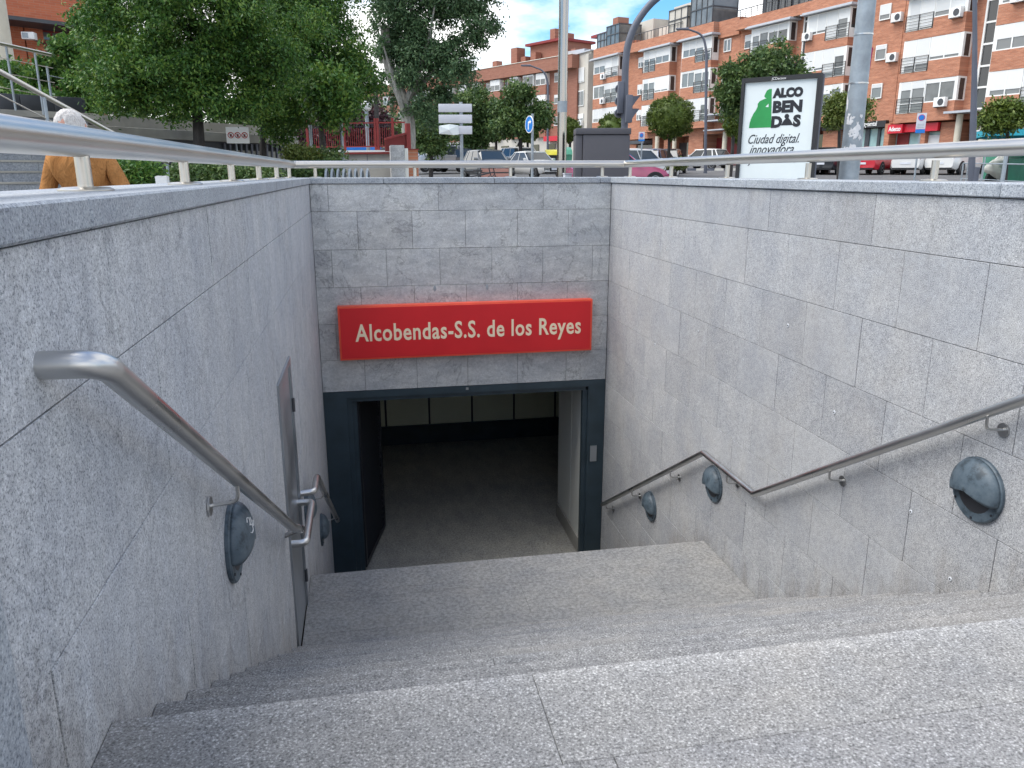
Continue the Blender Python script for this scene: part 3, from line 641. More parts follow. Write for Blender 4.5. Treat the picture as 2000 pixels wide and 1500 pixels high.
# station sign
sg = wthing('station_sign', 'long red sign reading Alcobendas-S.S. de los Reyes over the doorway', 'sign', (1.15, YB - .1, -2.1))
mb = MB(); mb.box(-.345, 2.655, YB - .11, YB - .002, -2.09, -1.462); mb.build('sign_box', 'sign_edge', sg, bevel=.004)
mb = MB(); mb.box(-.322, 2.632, YB - .116, YB - .1101, -2.068, -1.484); mb.build('sign_face', 'sign_red', sg)
Ft = Matrix.Translation(Vector((-.155, YB - .117, -1.868)) - sg.location) @ Matrix.Rotation(rad(90), 4, 'X')
sign_txt = text_mesh('lettering', 'Alcobendas-S.S. de los Reyes', 0.280, 'sign_text', sg, Ft, .0012, .0052, 0, 0.75, 'LEFT', 1.075)

# guard rail on the coping
gr = wthing('guard_rail', 'brushed steel tube rail on short posts round the stairwell coping', 'railing', (1.15, 5, CT))
xl, xr, yb, zr = -.756, 3.12, YB + .2, .095
ZRL, ZRB, ZRR = .080, .100, .124
mb = MB(); mb.tube(fillet([(xl, -.55, ZRL), (xl, yb, ZRB - .004), (xr, yb, ZRB + .004), (xr, -.55, ZRR + .004)], .05, 4), .041, 28); mb.build('rail_tube', 'steel_top', gr, smooth=True)
def post(x, y):
    mb = MB(); mb.tube([(x, y, CT + .004), (x, y, zr - .03)], .020, 14); p = mb.build('post', 'steel_top', gr, smooth=True)
    mb = MB(); mb.lathe([(.072, CT + .0005), (.072, CT + .004), (.06, CT + .010), (.022, CT + .012)], 28, lambda a, b, c: (a + x, b + y, c)); sub('post_flange', mb, 'steel_top', p, smooth=True)
for k in range(8): post(xl, -.17 + 1.305 * k)
for x_ in (-.51, .60, 1.712, 2.824): post(x_, yb)
for k in range(8): post(xr, 9.25 - 1.305 * k)
# ------------------------------------------------------------------ ground
def ground_mesh():
    vs = []; fs = []
    xs = [-140, -60, -30, -15, -9.01, -8.99, -6, -4, XL - WT - .02, XR + WT + .02] + [6 + 2.5 * i for i in range(19)] + [70, 140]
    ys = [-60, -20, -5, 1.24, 5, YB + WT + .02, 11.5] + [14 + 2.5 * i for i in range(32)] + [110, 140, 200, 400]
    for y in ys:
        for x in xs: vs.append((x, y, ground(x, y)))
    n = len(xs)
    for j in range(len(ys) - 1):
        for i in range(n - 1):
            if xs[i] >= XL - WT - .03 and xs[i + 1] <= XR + WT + .03 and ys[j] >= 1.2 and ys[j + 1] <= YB + WT + .05: continue
            if xs[i] >= -4.1 and xs[i + 1] <= 6.1 and ys[j] >= -5.1 and ys[j + 1] <= 1.3: continue
            fs.append((j * n + i, j * n + i + 1, (j + 1) * n + i + 1, (j + 1) * n + i))
    mb = MB(); mb.add(vs, fs); return mb.build('ground', 'asphalt')
structure(ground_mesh())
# paving round the head of the stairs
pv = MB(); pv.box(-4.02, 6.02, -5.02, 1.24, GZ - .2, GZ - .04); pvo = structure(pv.build('pavement', 'mortar'))
x = -4.0
col = 0
for i in range(9):
    x0_ = XL - 3.6 + i * 1.15; 
    for j in range(5):
        y1_ = 1.2548 - j * .62
        me = slab_mesh(1.148, .6188, .04, 'Z', .0008)
        if x0_ + 1.146 > 6: continue
        inside = XL - WT < x0_ + .57 < XR + WT
        o = link('paving_slab', me, 'gran_top', pvo, Vector((x0_ + .58, y1_ - .31, GZ - .02)))
_slabs.clear()

# ------------------------------------------------------------------ the brick terrace of flats along the street
P0 = Vector((39.465, 45.724)); UU = Vector((-3.474, 14.160)).normalized(); NN = Vector((-UU.y, UU.x))   # NN points to the street side
def FS(s, o_, z_): q = P0 + UU * s + NN * o_; return (q.x, q.y, z_)
PE_ = Vector((24.840, 100.161)); UE = (Vector((0.9837, 145.2103)) - PE_).normalized(); NE = Vector((-UE.y, UE.x))
def FE(s, o_, z_): q = PE_ + UE * s + NE * o_; return (q.x, q.y, z_)
REC = -0.85
def building(label, s0, s1, F=FS, name='apartment_building'):
    p = F((s0 + s1) / 2, -4, 0); return wthing(name, label, 'building', (p[0], p[1], ground(p[0], p[1]) - .2))
def window(root, F, s0, s1, z0, z1, off, sh=0.4, mull=1, gl='glass', lower=0.0, fr=.055, mat='white_frame'):
    if s1 < s0: s0, s1 = s1, s0
    mb = MB(); d0, d1 = off - .10, off - .02
    mb.box(s0, s0 + fr, d0, d1, z0, z1, F); mb.box(s1 - fr, s1, d0, d1, z0, z1, F)
    mb.box(s0 + fr, s1 - fr, d0, d1, z0, z0 + fr * 1.3, F); mb.box(s0 + fr, s1 - fr, d0, d1, z1 - fr, z1, F)
    for k in range(1, mull + 1):
        c = s0 + (s1 - s0) * k / (mull + 1); mb.box(c - .04, c + .04, d0, d1 + .004, z0 + fr, z1 - fr, F)
    if lower: mb.box(s0 + fr, s1 - fr, d0, d1 + .003, z0 + lower - .03, z0 + lower + .03, F)
    w_ = mb.build('window', mat, root)
    mb = MB(); mb.box(s0 + fr, s1 - fr, off - .075, off - .06, z0 + fr, z1 - fr, F); sub('pane', mb, gl, w_)
    if sh > 0.02:
        zs = z1 - (z1 - z0 - 2 * fr) * sh - fr
        mb = MB(); mb.box(s0 + fr * .9, s1 - fr * .9, off - .058, off - .025, zs, z1 - .01, F); sub('shutter', mb, 'shutter', w_)
        if mull:
            pass
    return w_
def balcony(root, F, s0, s1, z0, h, off):
    mb = MB()
    mb.box(s0, s1, off + .02, off + .05, z0 + h - .03, z0 + h, F); mb.box(s0, s1, off + .02, off + .05, z0 + .05, z0 + .08, F)
    for k in range(1, 5): mb.box(s0, s1, off + .028, off + .042, z0 + h * k / 5 - .012, z0 + h * k / 5 + .012, F)
    for s in (s0, (s0 + s1) / 2, s1 - .03): mb.box(s, s + .03, off + .0, off + .05, z0, z0 + h, F)
    mb.build('balcony_railing', 'plastic', root)
def bay(root, F, s0, s1, tops, win_right, zbot, shut, cornice=True, zpar=13.0, near_ret=True):
    """projecting bay s0..s1 (s0 nearer); tops = window heads; the full-height light stands on the balcony side"""
    tops = sorted(tops)
    # brick bands
    bands = [(zbot, tops[0] - 2.12)] + [(tops[i] + .0, tops[i + 1] - 2.12) for i in range(len(tops) - 1)]
    for a, b in bands: MB().box(s0, s1, REC - .1, 0, a, b, F).build('bay', 'brick', root)
    sm = s0 + (s1 - s0) * .53
    for t in tops:
        a, b = (s0, sm) if win_right else (sm, s1)
        MB().box(a + .02, b, REC - .1, -.001, t - 2.12, t - 1.50, F).build('sill_wall', 'brick', root)
        for c, d in ((s0 - .001, s0 + .16), (s1 - .16, s1 + .001)): MB().box(c, d, REC, -.02, t - (2.12 if (c < s0) != win_right else 1.5), t - .001, F).build('bay_side_frame', 'white_frame', root)
        MB().box(s0 - .012, s0 - .0011, REC + .18, -.22, t - 1.45, t - .12, F).build('bay_side_pane', 'glass_dark', root)
    for i, t in enumerate(tops):
        sh = shut[i]
        if win_right:
            window(root, F, s0 + .17, sm, t - 1.50, t - .02, 0, sh[0], 1)
            window(root, F, sm + .03, (sm + s1) / 2, t - 2.10, t - .02, 0, sh[1], 0, lower=.62); window(root, F, (sm + s1) / 2 + .02, s1 - .17, t - 2.10, t - .02, 0, sh[2], 0, lower=.62)
            balcony(root, F, sm + .02, s1 + .05, t - 2.11, 1.0, 0)
        else:
            window(root, F, sm, s1 - .17, t - 1.50, t - .02, 0, sh[0], 1)
            window(root, F, (sm + s0) / 2 + .02, sm - .03, t - 2.10, t - .02, 0, sh[1], 0, lower=.62); window(root, F, s0 + .17, (sm + s0) / 2, t - 2.10, t - .02, 0, sh[2], 0, lower=.62)
            balcony(root, F, s0 - .05, sm - .02, t - 2.11, 1.0, 0)
    if cornice:
        t = tops[-1]; mb = MB(); mb.box(s0 - .45, s1 + .4, REC, .42, t + .02, t + .12, F); mb.box(s0 - .35, s1 + .3, REC, .30, t + .1201, t + .22, F); mb.build('cornice', 'cornice', root)
def stair_shaft(root, F, s0, s1, z0, z1, step=1.32):
    mb = MB(); mb.box(s0, s1, REC - 1.2, REC + .01, z0, z1, F); mb.build('stair_shaft', 'glass_dark', root)
    mb = MB(); mb.box(s0 - .03, s0 + .10, REC + .011, REC + .1, z0, z1, F); mb.box(s1 - .10, s1 + .03, REC + .011, REC + .1, z0, z1, F)
    z_ = z0
    while z_ < z1: mb.box(s0 + .1, s1 - .1, REC + .011, REC + .08, z_, z_ + .12, F); z_ += step * (1 if int(z_ * 10) % 2 else .98)
    mb.build('stair_window_frame', 'white_frame', root)
R_ = random.Random(3)
def parts(root, name, mat, F, boxes):
    return [MB().box(*b, F).build(name, mat, root) for b in boxes]
def shl(n=3): return [(R_.choice([.95, .82, .35, .8, .15]), R_.choice([.9, .3, .75]), R_.choice([.9, .4, .8])) for _ in range(n)]

# block 1 (nearest, right)
b1 = building('nearest orange brick apartment block above the dental clinic and red office', -9, 8.8)
T1 = [6.12, 8.81, 11.5]
mb = MB(); mb.box(-9, 8.78, -10, REC, 3.42, 16.2, FS); mb.build('wall', 'brick', b1)
parts(b1, 'ground_floor_wall', 'brick', FS, [(-9, 8.75, -10.2, -2.4, -1, 3.42), (3.4, 4.55, -2.4, -.6, -1, 3.3), (8.35, 8.78, -2.4, -.15, -1, 3.42), (-9, 0.7, -2.4, -.6, -1, 3.42)])
bay(b1, FS, 3.28, 7.85, T1, True, 3.40, [(.15, .22, .25), (.88, .78, .8), (.8, .97, .98)])
bay(b1, FS, -3.6, 1.15, T1, False, 3.40, [(.78, .8, .7), (.55, .6, .9), (.9, .9, .9)])
stair_shaft(b1, FS, 1.62, 2.5, 3.95, 15.0)
for i, t in enumerate(T1 + [14.2]):
    window(b1, FS, 10.05 - 1.0 - 0.0, 10.05, t + .18 - 1.05, t + .20, REC + .12, [.25, .3, .68, .5][i], 0) if False else None
mb = MB(); mb.box(1.3, 3.6, REC - .2, .55, 3.76, 3.90, FS); mb.build('entrance_canopy', 'cornice', b1)
for s_ in (2.95, 1.15):
    mb = MB(); q = FS(s_, -.25, 0); mb.lathe([(.21, -1), (.21, 3.74)], 16, lambda a, b, c: (q[0] + a, q[1] + b, c)); mb.build('column', 'cream', b1, smooth=True)
window(b1, FS, 1.3, 2.9, .3, 2.4, -1.9, 0, 1, 'glass_dark')
mb = MB(); mb.box(.9, 3.3, -2.0, -1.85, 2.42, 3.72, FS); mb.build('entrance_panel', 'beige', b1)
mb = MB(); mb.box(4.56, 8.34, -1.1, -.9, -1, 2.74, FS); mb.build('shop_front', 'pale_teal', b1)
mb = MB(); 
for a, b in ((4.56, 5.6), ): mb.box(a, b, -.9, -.84, 0, 2.5, FS)
mb.build('roller_door', 'shutter', b1)
mb = MB(); mb.box(7.2, 8.2, -.9, -.82, 0, 2.72, FS); mb.build('shop_door', 'red_metal', b1)
mb = MB(); mb.box(5.62, 6.1, -.9, -.5, -1, 2.75, FS); mb.build('brick_pier', 'brick', b1)
# block 2
b2 = building('long orange brick apartment block with a dark glazed penthouse and striped awning', 8.8, 26.3)
T2 = [6.6, 9.26, 11.98]
mb = MB(); mb.box(8.82, 26.28, -10, REC, 3.62, 13.05, FS); mb.build('wall', 'brick', b2)
parts(b2, 'ground_floor_wall', 'brick', FS, [(8.82, 26.28, -10.2, -2.6, -1, 3.62)] + [(a, b, -2.6, REC - .02, -1, 3.62) for a, b in ((8.82, 9.12), (13.6, 15.4), (17.3, 17.9), (19.2, 20.2))])
bay(b2, FS, 13.0, 17.35, T2, False, 3.75, [(.2, .3, .15), (.9, .85, .3), (.88, .96, .35)])
bay(b2, FS, 19.3, 23.9, T2, True, 3.75, [(.5, .5, .5), (.4, .5, .5), (.38, .22, .28)])
stair_shaft(b2, FS, 17.55, 18.5, 3.9, 13.6)
for i, t in enumerate(T2):
    window(b2, FS, 10.0, 10.95, t - .31 - 1.0, t - .31 + .05, REC + .12, [.25, .28, .68][i], 0)
    window(b2, FS, 24.75, 25.6, t - 1.35, t - .2, REC + .12, [.6, .6, .45][i], 0)
parts(b2, 'parapet', 'brick', FS, [(12.9, 19.1, -9, -.021, 12.22, 13.06), (18.9, 26.2, -9, -.03, 12.22, 13.055)])
# penthouse
mb = MB(); mb.box(9.5, 24.6, -8, -1.6, 13.05, 15.7, FS); mb.build('penthouse_wall', 'dark_metal', b2)
for k in range(9):
    window(b2, FS, 9.8 + k * 1.6, 11.3 + k * 1.6, 13.1, 15.5, -1.5, 0, 1, 'glass', mat='dark_metal')
mb = MB(); mb.box(9.0, 26.1, -.16, -.10, 13.8, 13.86, FS)
for k in range(24): mb.box(9.1 + k * .72, 9.14 + k * .72, -.15, -.11, 13.05, 13.8, FS)
for k in range(3): mb.box(9.0, 26.1, -.14, -.12, 13.25 + k * .18, 13.27 + k * .18, FS)
mb.build('terrace_railing', 'dark_metal', b2)
mb = MB(); mb.box(8.9, 24.8, -8, -1.1, 15.701, 15.9, FS); mb.build('penthouse_roof', 'beige', b2)
mb = MB(); mb.add([FS(18.5, -1.2, 15.6), FS(24.6, -1.2, 15.6), FS(24.6, .5, 14.9), FS(18.5, .5, 14.9), FS(18.5, .5, 14.7), FS(24.6, .5, 14.7), FS(18.5, -1.2, 15.56), FS(24.6, -1.2, 15.56)], [(0, 1, 2, 3), (3, 2, 5, 4), (6, 4, 5, 7)]); mb.build('awning_cloth', 'awning', b2)
# clinic
mb = MB(); mb.box(9.13, 13.58, -1.3, -1.2, -1, 3.2, FS); mb.build('shop_front', 'pale_teal', b2)
parts(b2, 'shop_frame', 'dark_metal', FS, [(a, b, -1.19, -1.1, 0, 3.2) for a, b in ((10.0, 10.25), (9.12, 9.3), (13.4, 13.6), (11.0, 11.4))])
for s_, z_ in ((12.95, 2.6), (12.4, 2.9), (12.95, 1.9)):
    mb = MB(); mb.lathe([(.28, 0), (.28, .02)], 18, lambda a, b, c, s_=s_, z_=z_: FS(s_ + a, -1.199 + c, z_ + b)); mb.build('window_sticker', 'teal_print', b2)
mb = MB(); mb.box(15.42, 17.28, -1.4, -1.3, -1, 3.0, FS); mb.build('shop_front', 'glass_dark', b2)
mb = MB(); mb.box(20.21, 26.2, -1.6, -1.5, -1, 3.4, FS); mb.build('shop_front', 'glass_dark', b2)
# block 3
b3 = building('orange brick apartment block over the garage entrance, middle of the terrace', 26.3, 43.6)
T3 = [6.93, 9.55, 12.30]
mb = MB(); mb.box(26.3, 43.6, -10, REC, 3.6, 13.45, FS); mb.build('wall', 'brick', b3)
parts(b3, 'ground_floor_wall', 'brick', FS, [(26.3, 43.6, -10.2, -2.6, -1, 3.6), (30.9, 33.2, -2.6, REC - .01, -1, 3.6), (36.3, 37.5, -2.6, REC - .01, -1, 3.6), (39.0, 39.6, -2.6, REC - .01, -1, 3.6)])
bay(b3, FS, 29.3, 33.9, T3, False, 4.2, [(.95, .95, .3), (.1, .15, .15), (.55, .4, .6)])
bay(b3, FS, 35.9, 40.7, T3, True, 4.2, [(.5, .5, .5), (.9, .2, .2), (.55, .4, .4)])
stair_shaft(b3, FS, 34.15, 34.95, 4.0, 14.6)
for i, t in enumerate(T3):
    window(b3, FS, 27.5, 28.5, t - 1.55, t - .45, REC + .12, [.3, .2, .05][i], 1)
    window(b3, FS, 41.9, 42.8, t - 1.35, t - .3, REC + .12, .5, 1)
parts(b3, 'parapet', 'brick', FS, [(29.2, 35.1, -9, -.02, 12.52, 13.45), (26.3, 29.2, -9, -.6, 12.0, 13.451), (35.1, 43.6, -9, -.03, 12.52, 13.44)])
mb = MB(); mb.box(26.8, 30.9, -2.62, -2.5, -1, 3.3, FS); mb.build('garage_door', 'red_metal', b3)
for z_ in (3.82, 4.66, 5.2): 
    mb = MB(); mb.box(25.6, 29.2, REC, .5, z_, z_ + .1, FS); mb.build('canopy_slab', 'cornice', b3)
mb = MB()
for k in range(10): mb.box(26.3 + k * .2, 26.34 + k * .2, REC + .3, REC + .33, 5.31, 6.1, FS)
for k in range(5): mb.box(26.3, 28.2, REC + .331, REC + .35, 5.35 + k * .18, 5.38 + k * .18, FS)
mb.build('balcony_lattice', 'white_frame', b3)
for s_ in (26.9, 34.8, 37.9):
    mb = MB(); q = FS(s_, -.3, 0); mb.lathe([(.22, -1), (.22, 3.7)], 14, lambda a, b, c: (q[0] + a, q[1] + b, c)); mb.build('column', 'cream', b3, smooth=True)
parts(b3, 'shop_front', 'glass_dark', FS, [(39.7, 43.5, -1.6, -1.5, -1, 3.0), (33.3, 36.2, -2.0, -1.9, -1, 3.0)])
mb = MB(); mb.box(39.65, 43.55, -1.5, .2, 3.05, 3.4, FS); mb.build('shop_awning', 'dark_metal', b3)
# roof structures of blocks 3 and 4
def frame_box(root, F, s0, s1, o0, o1, z0, z1, n, mat='glass'):
    mb = MB(); mb.box(s0 + .05, s1 - .05, o0, o1 - .05, z0, z1 - .05, F); mb.build('roof_glazing', mat, root)
    mb = MB()
    for k in range(n + 1):
        s = s0 + (s1 - s0 - .08) * k / n; mb.box(s, s + .08, o1 - .08, o1, z0, z1, F); mb.box(s, s + .08, o0, o0 + .08, z0, z1, F)
    for z_ in (z0, (z0 + z1) / 2, z1 - .1): mb.box(s0, s1, o1 - .05, o1 + .02, z_, z_ + .1, F); mb.box(s0 - .03, s0 + .03, o0, o1, z_, z_ + .1, F); mb.box(s1 - .03, s1 + .03, o0, o1, z_, z_ + .1, F)
    mb.build('glazing_bars', 'dark_metal', root)
frame_box(b3, FS, 29.8, 33.2, -3.2, -.25, 13.45, 16.3, 4)
frame_box(b3, FS, 33.6, 36.7, -2.6, -.2, 13.45, 15.6, 3, 'beige')
mb = MB(); mb.box(34.2, 43.2, -.16, -.10, 14.2, 14.26, FS)
for k in range(14): mb.box(34.3 + k * .66, 34.34 + k * .66, -.15, -.11, 13.45, 14.2, FS)
mb.build('terrace_railing', 'dark_metal', b3)
parts(b3, 'roof_house', 'beige', FS, [(37, 43.4, -9, -3.6, 13.45, 15.3), (38.4, 42.7, -9, -5, 15.3, 17.3), (36.2, 38.3, -8, -6, 15.0, 16.9)])
# block 4
b4 = building('farthest orange brick block of the terrace with glazed roof room and brick chimney', 43.6, 52.3)
T4 = [7.25, 9.88, 12.6]
mb = MB(); mb.box(43.6, 52.2, -10, REC, 3.6, 13.9, FS); mb.box(43.6, 52.2, -10, -1.4, -1, 3.6, FS); mb.build('wall', 'brick', b4)
bay(b4, FS, 45.7, 51.2, T4, False, 4.5, [(.75, .9, .5), (.1, .3, .3), (.5, .9, .8)])
stair_shaft(b4, FS, 51.45, 52.15, 4.5, 14.2, 1.2)
mb = MB(); mb.box(43.7, 51.3, -9, -.02, 12.85, 13.88, FS); mb.build('parapet', 'brick', b4)
frame_box(b4, FS, 46.2, 49.0, -3.2, -.3, 13.9, 16.0, 3); frame_box(b4, FS, 49.2, 51.6, -2.8, -.6, 13.9, 15.6, 3)
mb = MB(); mb.box(44.5, 50.6, -9, -3.6, 13.9, 16.4, FS); mb.build('roof_house', 'beige', b4)
parts(b4, 'brick_roof_house', 'brick_far', FS, [(51.4, 55.6, -7, -3.0, 13.0, 15.9)]); parts(b4, 'chimney', 'brick_far', FS, [(52.6, 53.8, -5.5, -4.0, 16.2, 17.9)])
mb = MB(); mb.box(50.6, 56.2, -7.5, -2.4, 15.901, 16.2, FS); mb.build('roof_slab', 'red_metal', b4)
# white building
bw = building('narrow cream rendered house between the brick terrace and the brown block', 52.3, 57)
mb = MB(); mb.box(52.35, 57.0, -9, -.3, -1, 13.9, FS); mb.box(52.35, 53.0, -.3, .05, 1, 13.6, FS); mb.build('wall', 'beige', bw)
mb = MB(); mb.box(52.2, 57.2, -9, -.1, 13.901, 14.05, FS); mb.build('roof_slab', 'cornice', bw)
for z0_, z1_, sh_ in ((3.0, 4.6, .5), (5.5, 7.0, .35), (7.9, 9.7, .05), (10.6, 12.3, .95)):
    window(bw, FS, 53.8, 55.5, z0_, z1_, -.18, sh_, 1)

# far brown block
be = wthing('apartment_building', 'long brown brick block with white bay windows behind the trees', 'building', (FE(20, -4, 0)[0], FE(20, -4, 0)[1], .3))
mb = MB(); mb.box(-1.5, 62, -10, -.9, 4.5, 12.3, FE); mb.box(-1.5, 62, -10, 0, 12.3, 13.82, FE); mb.build('wall', 'brick_far', be)
mb = MB(); mb.box(-1.5, 62, -10, -.6, 0, 4.5, FE); mb.build('ground_floor_wall', 'beige', be)
mb = MB(); mb.box(-1.5, 62, -.1, .06, 13.821, 13.88, FE); mb.build('parapet_cap', 'awning', be)
ebays = [(3.6, 5.6), (6.0, 8.2), (9.2, 11.0), (13.1, 15.3), (17.9, 19.6), (21.0, 23.0), (24.2, 26.2), (27.2, 29.4), (30.6, 32.6), (34, 36), (38, 40), (42.5, 44.9), (46.5, 48.5), (50, 52)]
for i, (a, b) in enumerate(ebays):
    parts(be, 'bay', 'brick_far', FE, [(a, b, -.91, -.25, t - 2.6, t - 1.42) for t in (12.25, 9.65, 7.05)])
    for t in (12.2, 9.6, 7.0):
        window(be, FE, a + .05, b - .05, t - 1.40, t, -.2, R_.choice([.2, .5, .9, .1]), 1)
        mb = MB(); mb.box(a, a + .06, -.9, -.3, t - 1.4, t - .01, FE); mb.build('bay_side_frame', 'white_frame', be)
for t in (12.1, 9.5, 6.9):
    for a, b in ((1.9, 2.65), (0.2, 1.1), (16.2, 17.0), (12.1, 12.7)): window(be, FE, a, b, t - 1.1, t, -.82, R_.choice([0, .3]), 0)
parts(be, 'shop_front', 'glass_dark', FE, [(2 + k * 3.2, 3.6 + k * 3.2, -.62, -.5, .5, 3.6) for k in range(8)])
mb = MB(); mb.box(.4, 3.2, -.5, .4, 3.9, 4.5, FE); mb.build('shop_awning', 'shop_red', be)
parts(be, 'roof_tower', 'brick_far', FE, [(3.6, 10.0, -8, -3.0, 13.0, 16.2)])
parts(be, 'chimney', 'brick_far', FE, [(11.6, 12.9, -3.4, -2, 13.0, 16.2), (10.3, 11.3, -3.4, -2.4, 13, 15.0), (7.6, 8.5, -2.9, -1.9, 13.0, 15.2), (1.2, 2.0, -4, -3, 13, 15.0), (6.9, 7.9, -5.5, -4.6, 16.5, 18.2), (4.2, 5.8, -5.5, -4.4, 16.5, 17.3), (17.4, 18.4, -4, -3, 13, 15.2)])
mb = MB(); mb.box(3.2, 10.5, -8.4, -2.5, 16.201, 16.5, FE); mb.build('tower_roof_slab', 'red_metal', be)
mb = MB(); mb.box(-1.5, 3.2, -7, -2, 13.82, 14.6, FE); mb.add([FE(11, -2.2, 13.8), FE(19, -2.2, 13.8), FE(19, -6, 15.0), FE(11, -6, 15.0), FE(11, -6, 13.8), FE(19, -6, 13.8)], [(0, 1, 2, 3), (0, 3, 4), (1, 5, 2), (3, 2, 5, 4)]); mb.build('roof_lights', 'cornice', be)
mb = MB(); q = FE(5.2, -5, 0); mb.tube([(q[0], q[1], 16.5), (q[0], q[1], 20.5)], .03, 6); mb.tube([(q[0] - .5, q[1], 18.3), (q[0] + .5, q[1], 18.3)], .03, 5); mb.build('aerial', 'dark_metal', be)

# air conditioners on the facade: things hung on a building
AC = [(9.3, -.7, 10.35, 'top air conditioner under the small window near the thick pole'), (9.35, -.7, 7.70, 'lower air conditioner under the small window near the thick pole'),
      (4.2, .2, 4.25, 'air conditioner on the lowest bay of the nearest brick block'), (3.9, .2, 9.7, 'air conditioner under the top bay of the nearest brick block'),
      (17.0, .2, 10.1, 'air conditioner on the bay above the round tree behind the billboard'), (12.3, -.7, 10.2, 'pale air conditioner just left of the thick pole, high on the facade'),
      (-.2, .2, 9.9, 'air conditioner at the far right of the facade behind the lamp post'), (48.6, .2, 10.35, 'air conditioner on the top bay of the farthest terrace block'),
      (48.6, .2, 7.7, 'air conditioner on the middle bay of the farthest terrace block'), (54.2, -.05, 5.6, 'air conditioner on the cream house window')]
def aircon(s, o_, z_, label):
    q = FS(s, o_, z_); t = wthing('air_conditioner', label, 'air conditioner', q, 'air conditioners on the brick terrace')
    mb = MB(); mb.box(s - .42, s + .42, o_ - .16, o_ + .16, z_, z_ + .6, FS); mb.build('casing', 'white', t, bevel=.02)
    mb = MB(); mb.lathe([(.22, .161), (.22, .175), (.19, .176), (.0, .176)], 18, lambda a, b, c: FS(s - .12 + a, o_ + c, z_ + .3 + b)); f = mb.build('fan_grille', 'dark_metal', t)
    mb = MB(); mb.box(s - .36, s - .31, o_ - .3, o_ + .15, z_ - .05, z_ - .001, FS); mb.box(s + .31, s + .36, o_ - .3, o_ + .15, z_ - .05, z_ - .001, FS); mb.build('mounting_bracket', 'dark_metal', t)
for a in AC: aircon(*a)
# shop signs
def facade_matrix(F, s, o_, z_, loc):      # text running to the viewer's right, i.e. towards falling s
    p = Vector(F(s, o_, z_)); ux = -Vector(((F(1, 0, 0)[0] - F(0, 0, 0)[0]), (F(1, 0, 0)[1] - F(0, 0, 0)[1]), 0)).normalized(); uz = Vector((0, 0, 1)); n = ux.cross(uz)
    return Matrix.Translation(p - Vector(loc)) @ Matrix(((ux.x, uz.x, n.x, 0), (ux.y, uz.y, n.y, 0), (ux.z, uz.z, n.z, 0), (0, 0, 0, 1)))
sg1 = wthing('shop_sign', 'red office fascia sign reading Adecco on the nearest block', 'sign', FS(6.4, 0, 2.8))
mb = MB(); mb.box(4.56, 8.38, -.55, -.3, 2.76, 3.30, FS); mb.build('fascia', 'shop_red', sg1)
mb = MB(); mb.box(7.25, 8.5, -.299, -.1, 2.72, 3.32, FS); mb.build('sign_box', 'shop_red', sg1)
text_mesh('lettering', 'Adecco', .42, 'white', sg1, facade_matrix(FS, 8.38, -.09, 2.88, sg1.location), .01, .012, 0, .78)
sg2 = wthing('shop_sign', 'dark dental clinic fascia with pale lettering behind the thick pole', 'sign', FS(11, 0, 3.3))
mb = MB(); mb.box(9.12, 15.3, -.9, -.55, 3.24, 3.70, FS); mb.build('fascia', 'plastic', sg2)
text_mesh('lettering', 'nitydental', .46, 'white', sg2, facade_matrix(FS, 11.35, -.54, 3.36, sg2.location), .01, .004, 0, .80)
# ------------------------------------------------------------------ vegetation
def leaf_cloud(name, mat, parent, blobs, n, size, clump=.3, origin=(0, 0, 0), seed=1, aspect=.45, droop=0.3, shell=.55, lumps=0):
    """blobs: (x,y,z, rx,ry,rz) in world space; leaves stand in clumps through the outer part of each blob"""
    g = np.random.default_rng(seed)
    B = np.array(blobs, float)
    if lumps:
        sb = []
        for b_ in B:
            for _ in range(lumps):
                d_ = g.normal(size=3); d_ /= np.linalg.norm(d_); f_ = g.uniform(.55, .95); r_ = g.uniform(.26, .42)
                sb.append([*(b_[:3] + d_ * f_ * b_[3:]), *(b_[3:] * r_)])
        B = np.array(sb)
    vol = (B[:, 3] * B[:, 4] + B[:, 3] * B[:, 5] + B[:, 4] * B[:, 5]); pr = vol / vol.sum()
    per = 34; nc = max(1, n // per)
    bi = g.choice(len(B), nc, p=pr); d = g.normal(size=(nc, 3)); d /= np.linalg.norm(d, axis=1)[:, None]
    rr = shell + (1.06 - shell) * g.random(nc) ** .8; rr *= 1 + .10 * np.sin(d[:, 0] * 5 + seed) * np.cos(d[:, 2] * 6) 
    cc = B[bi, :3] + d * rr[:, None] * B[bi, 3:]
    cs = clump * (.6 + .8 * g.random(nc))
    P = np.repeat(cc, per, 0) + g.normal(size=(nc * per, 3)) * np.repeat(cs, per)[:, None] * np.array([.5, .5, .36])
    m = len(P); a = g.normal(size=(m, 3)); a[:, 2] -= droop; a /= np.linalg.norm(a, axis=1)[:, None]
    b = g.normal(size=(m, 3)); b -= a * (a * b).sum(1)[:, None]; b /= np.linalg.norm(b, axis=1)[:, None]
    s = size * (.6 + .8 * g.random(m))[:, None]
    V = np.empty((m, 4, 3)); V[:, 0] = P; V[:, 1] = P + a * s * .5 + b * s * aspect * .5; V[:, 2] = P + a * s; V[:, 3] = P + a * s * .5 - b * s * aspect * .5
    V = (V - np.array(origin)).reshape(-1, 3)
    me = bpy.data.meshes.new(name); me.vertices.add(len(V)); me.vertices.foreach_set('co', V.ravel())
    me.loops.add(m * 4); me.loops.foreach_set('vertex_index', np.arange(m * 4)); me.polygons.add(m)
    me.polygons.foreach_set('loop_start', np.arange(m) * 4); me.polygons.foreach_set('loop_total', np.full(m, 4)); me.update()
    return link(name, me, mat, parent)
def blob(px, py, rpx, rpy, d, depth=None, dd=0):
    x, y = plan(px, d + dd, py); k = d / 1543.0
    return (x, y, zof(py, d), rpx * k, (depth or rpx * k), rpy * k)
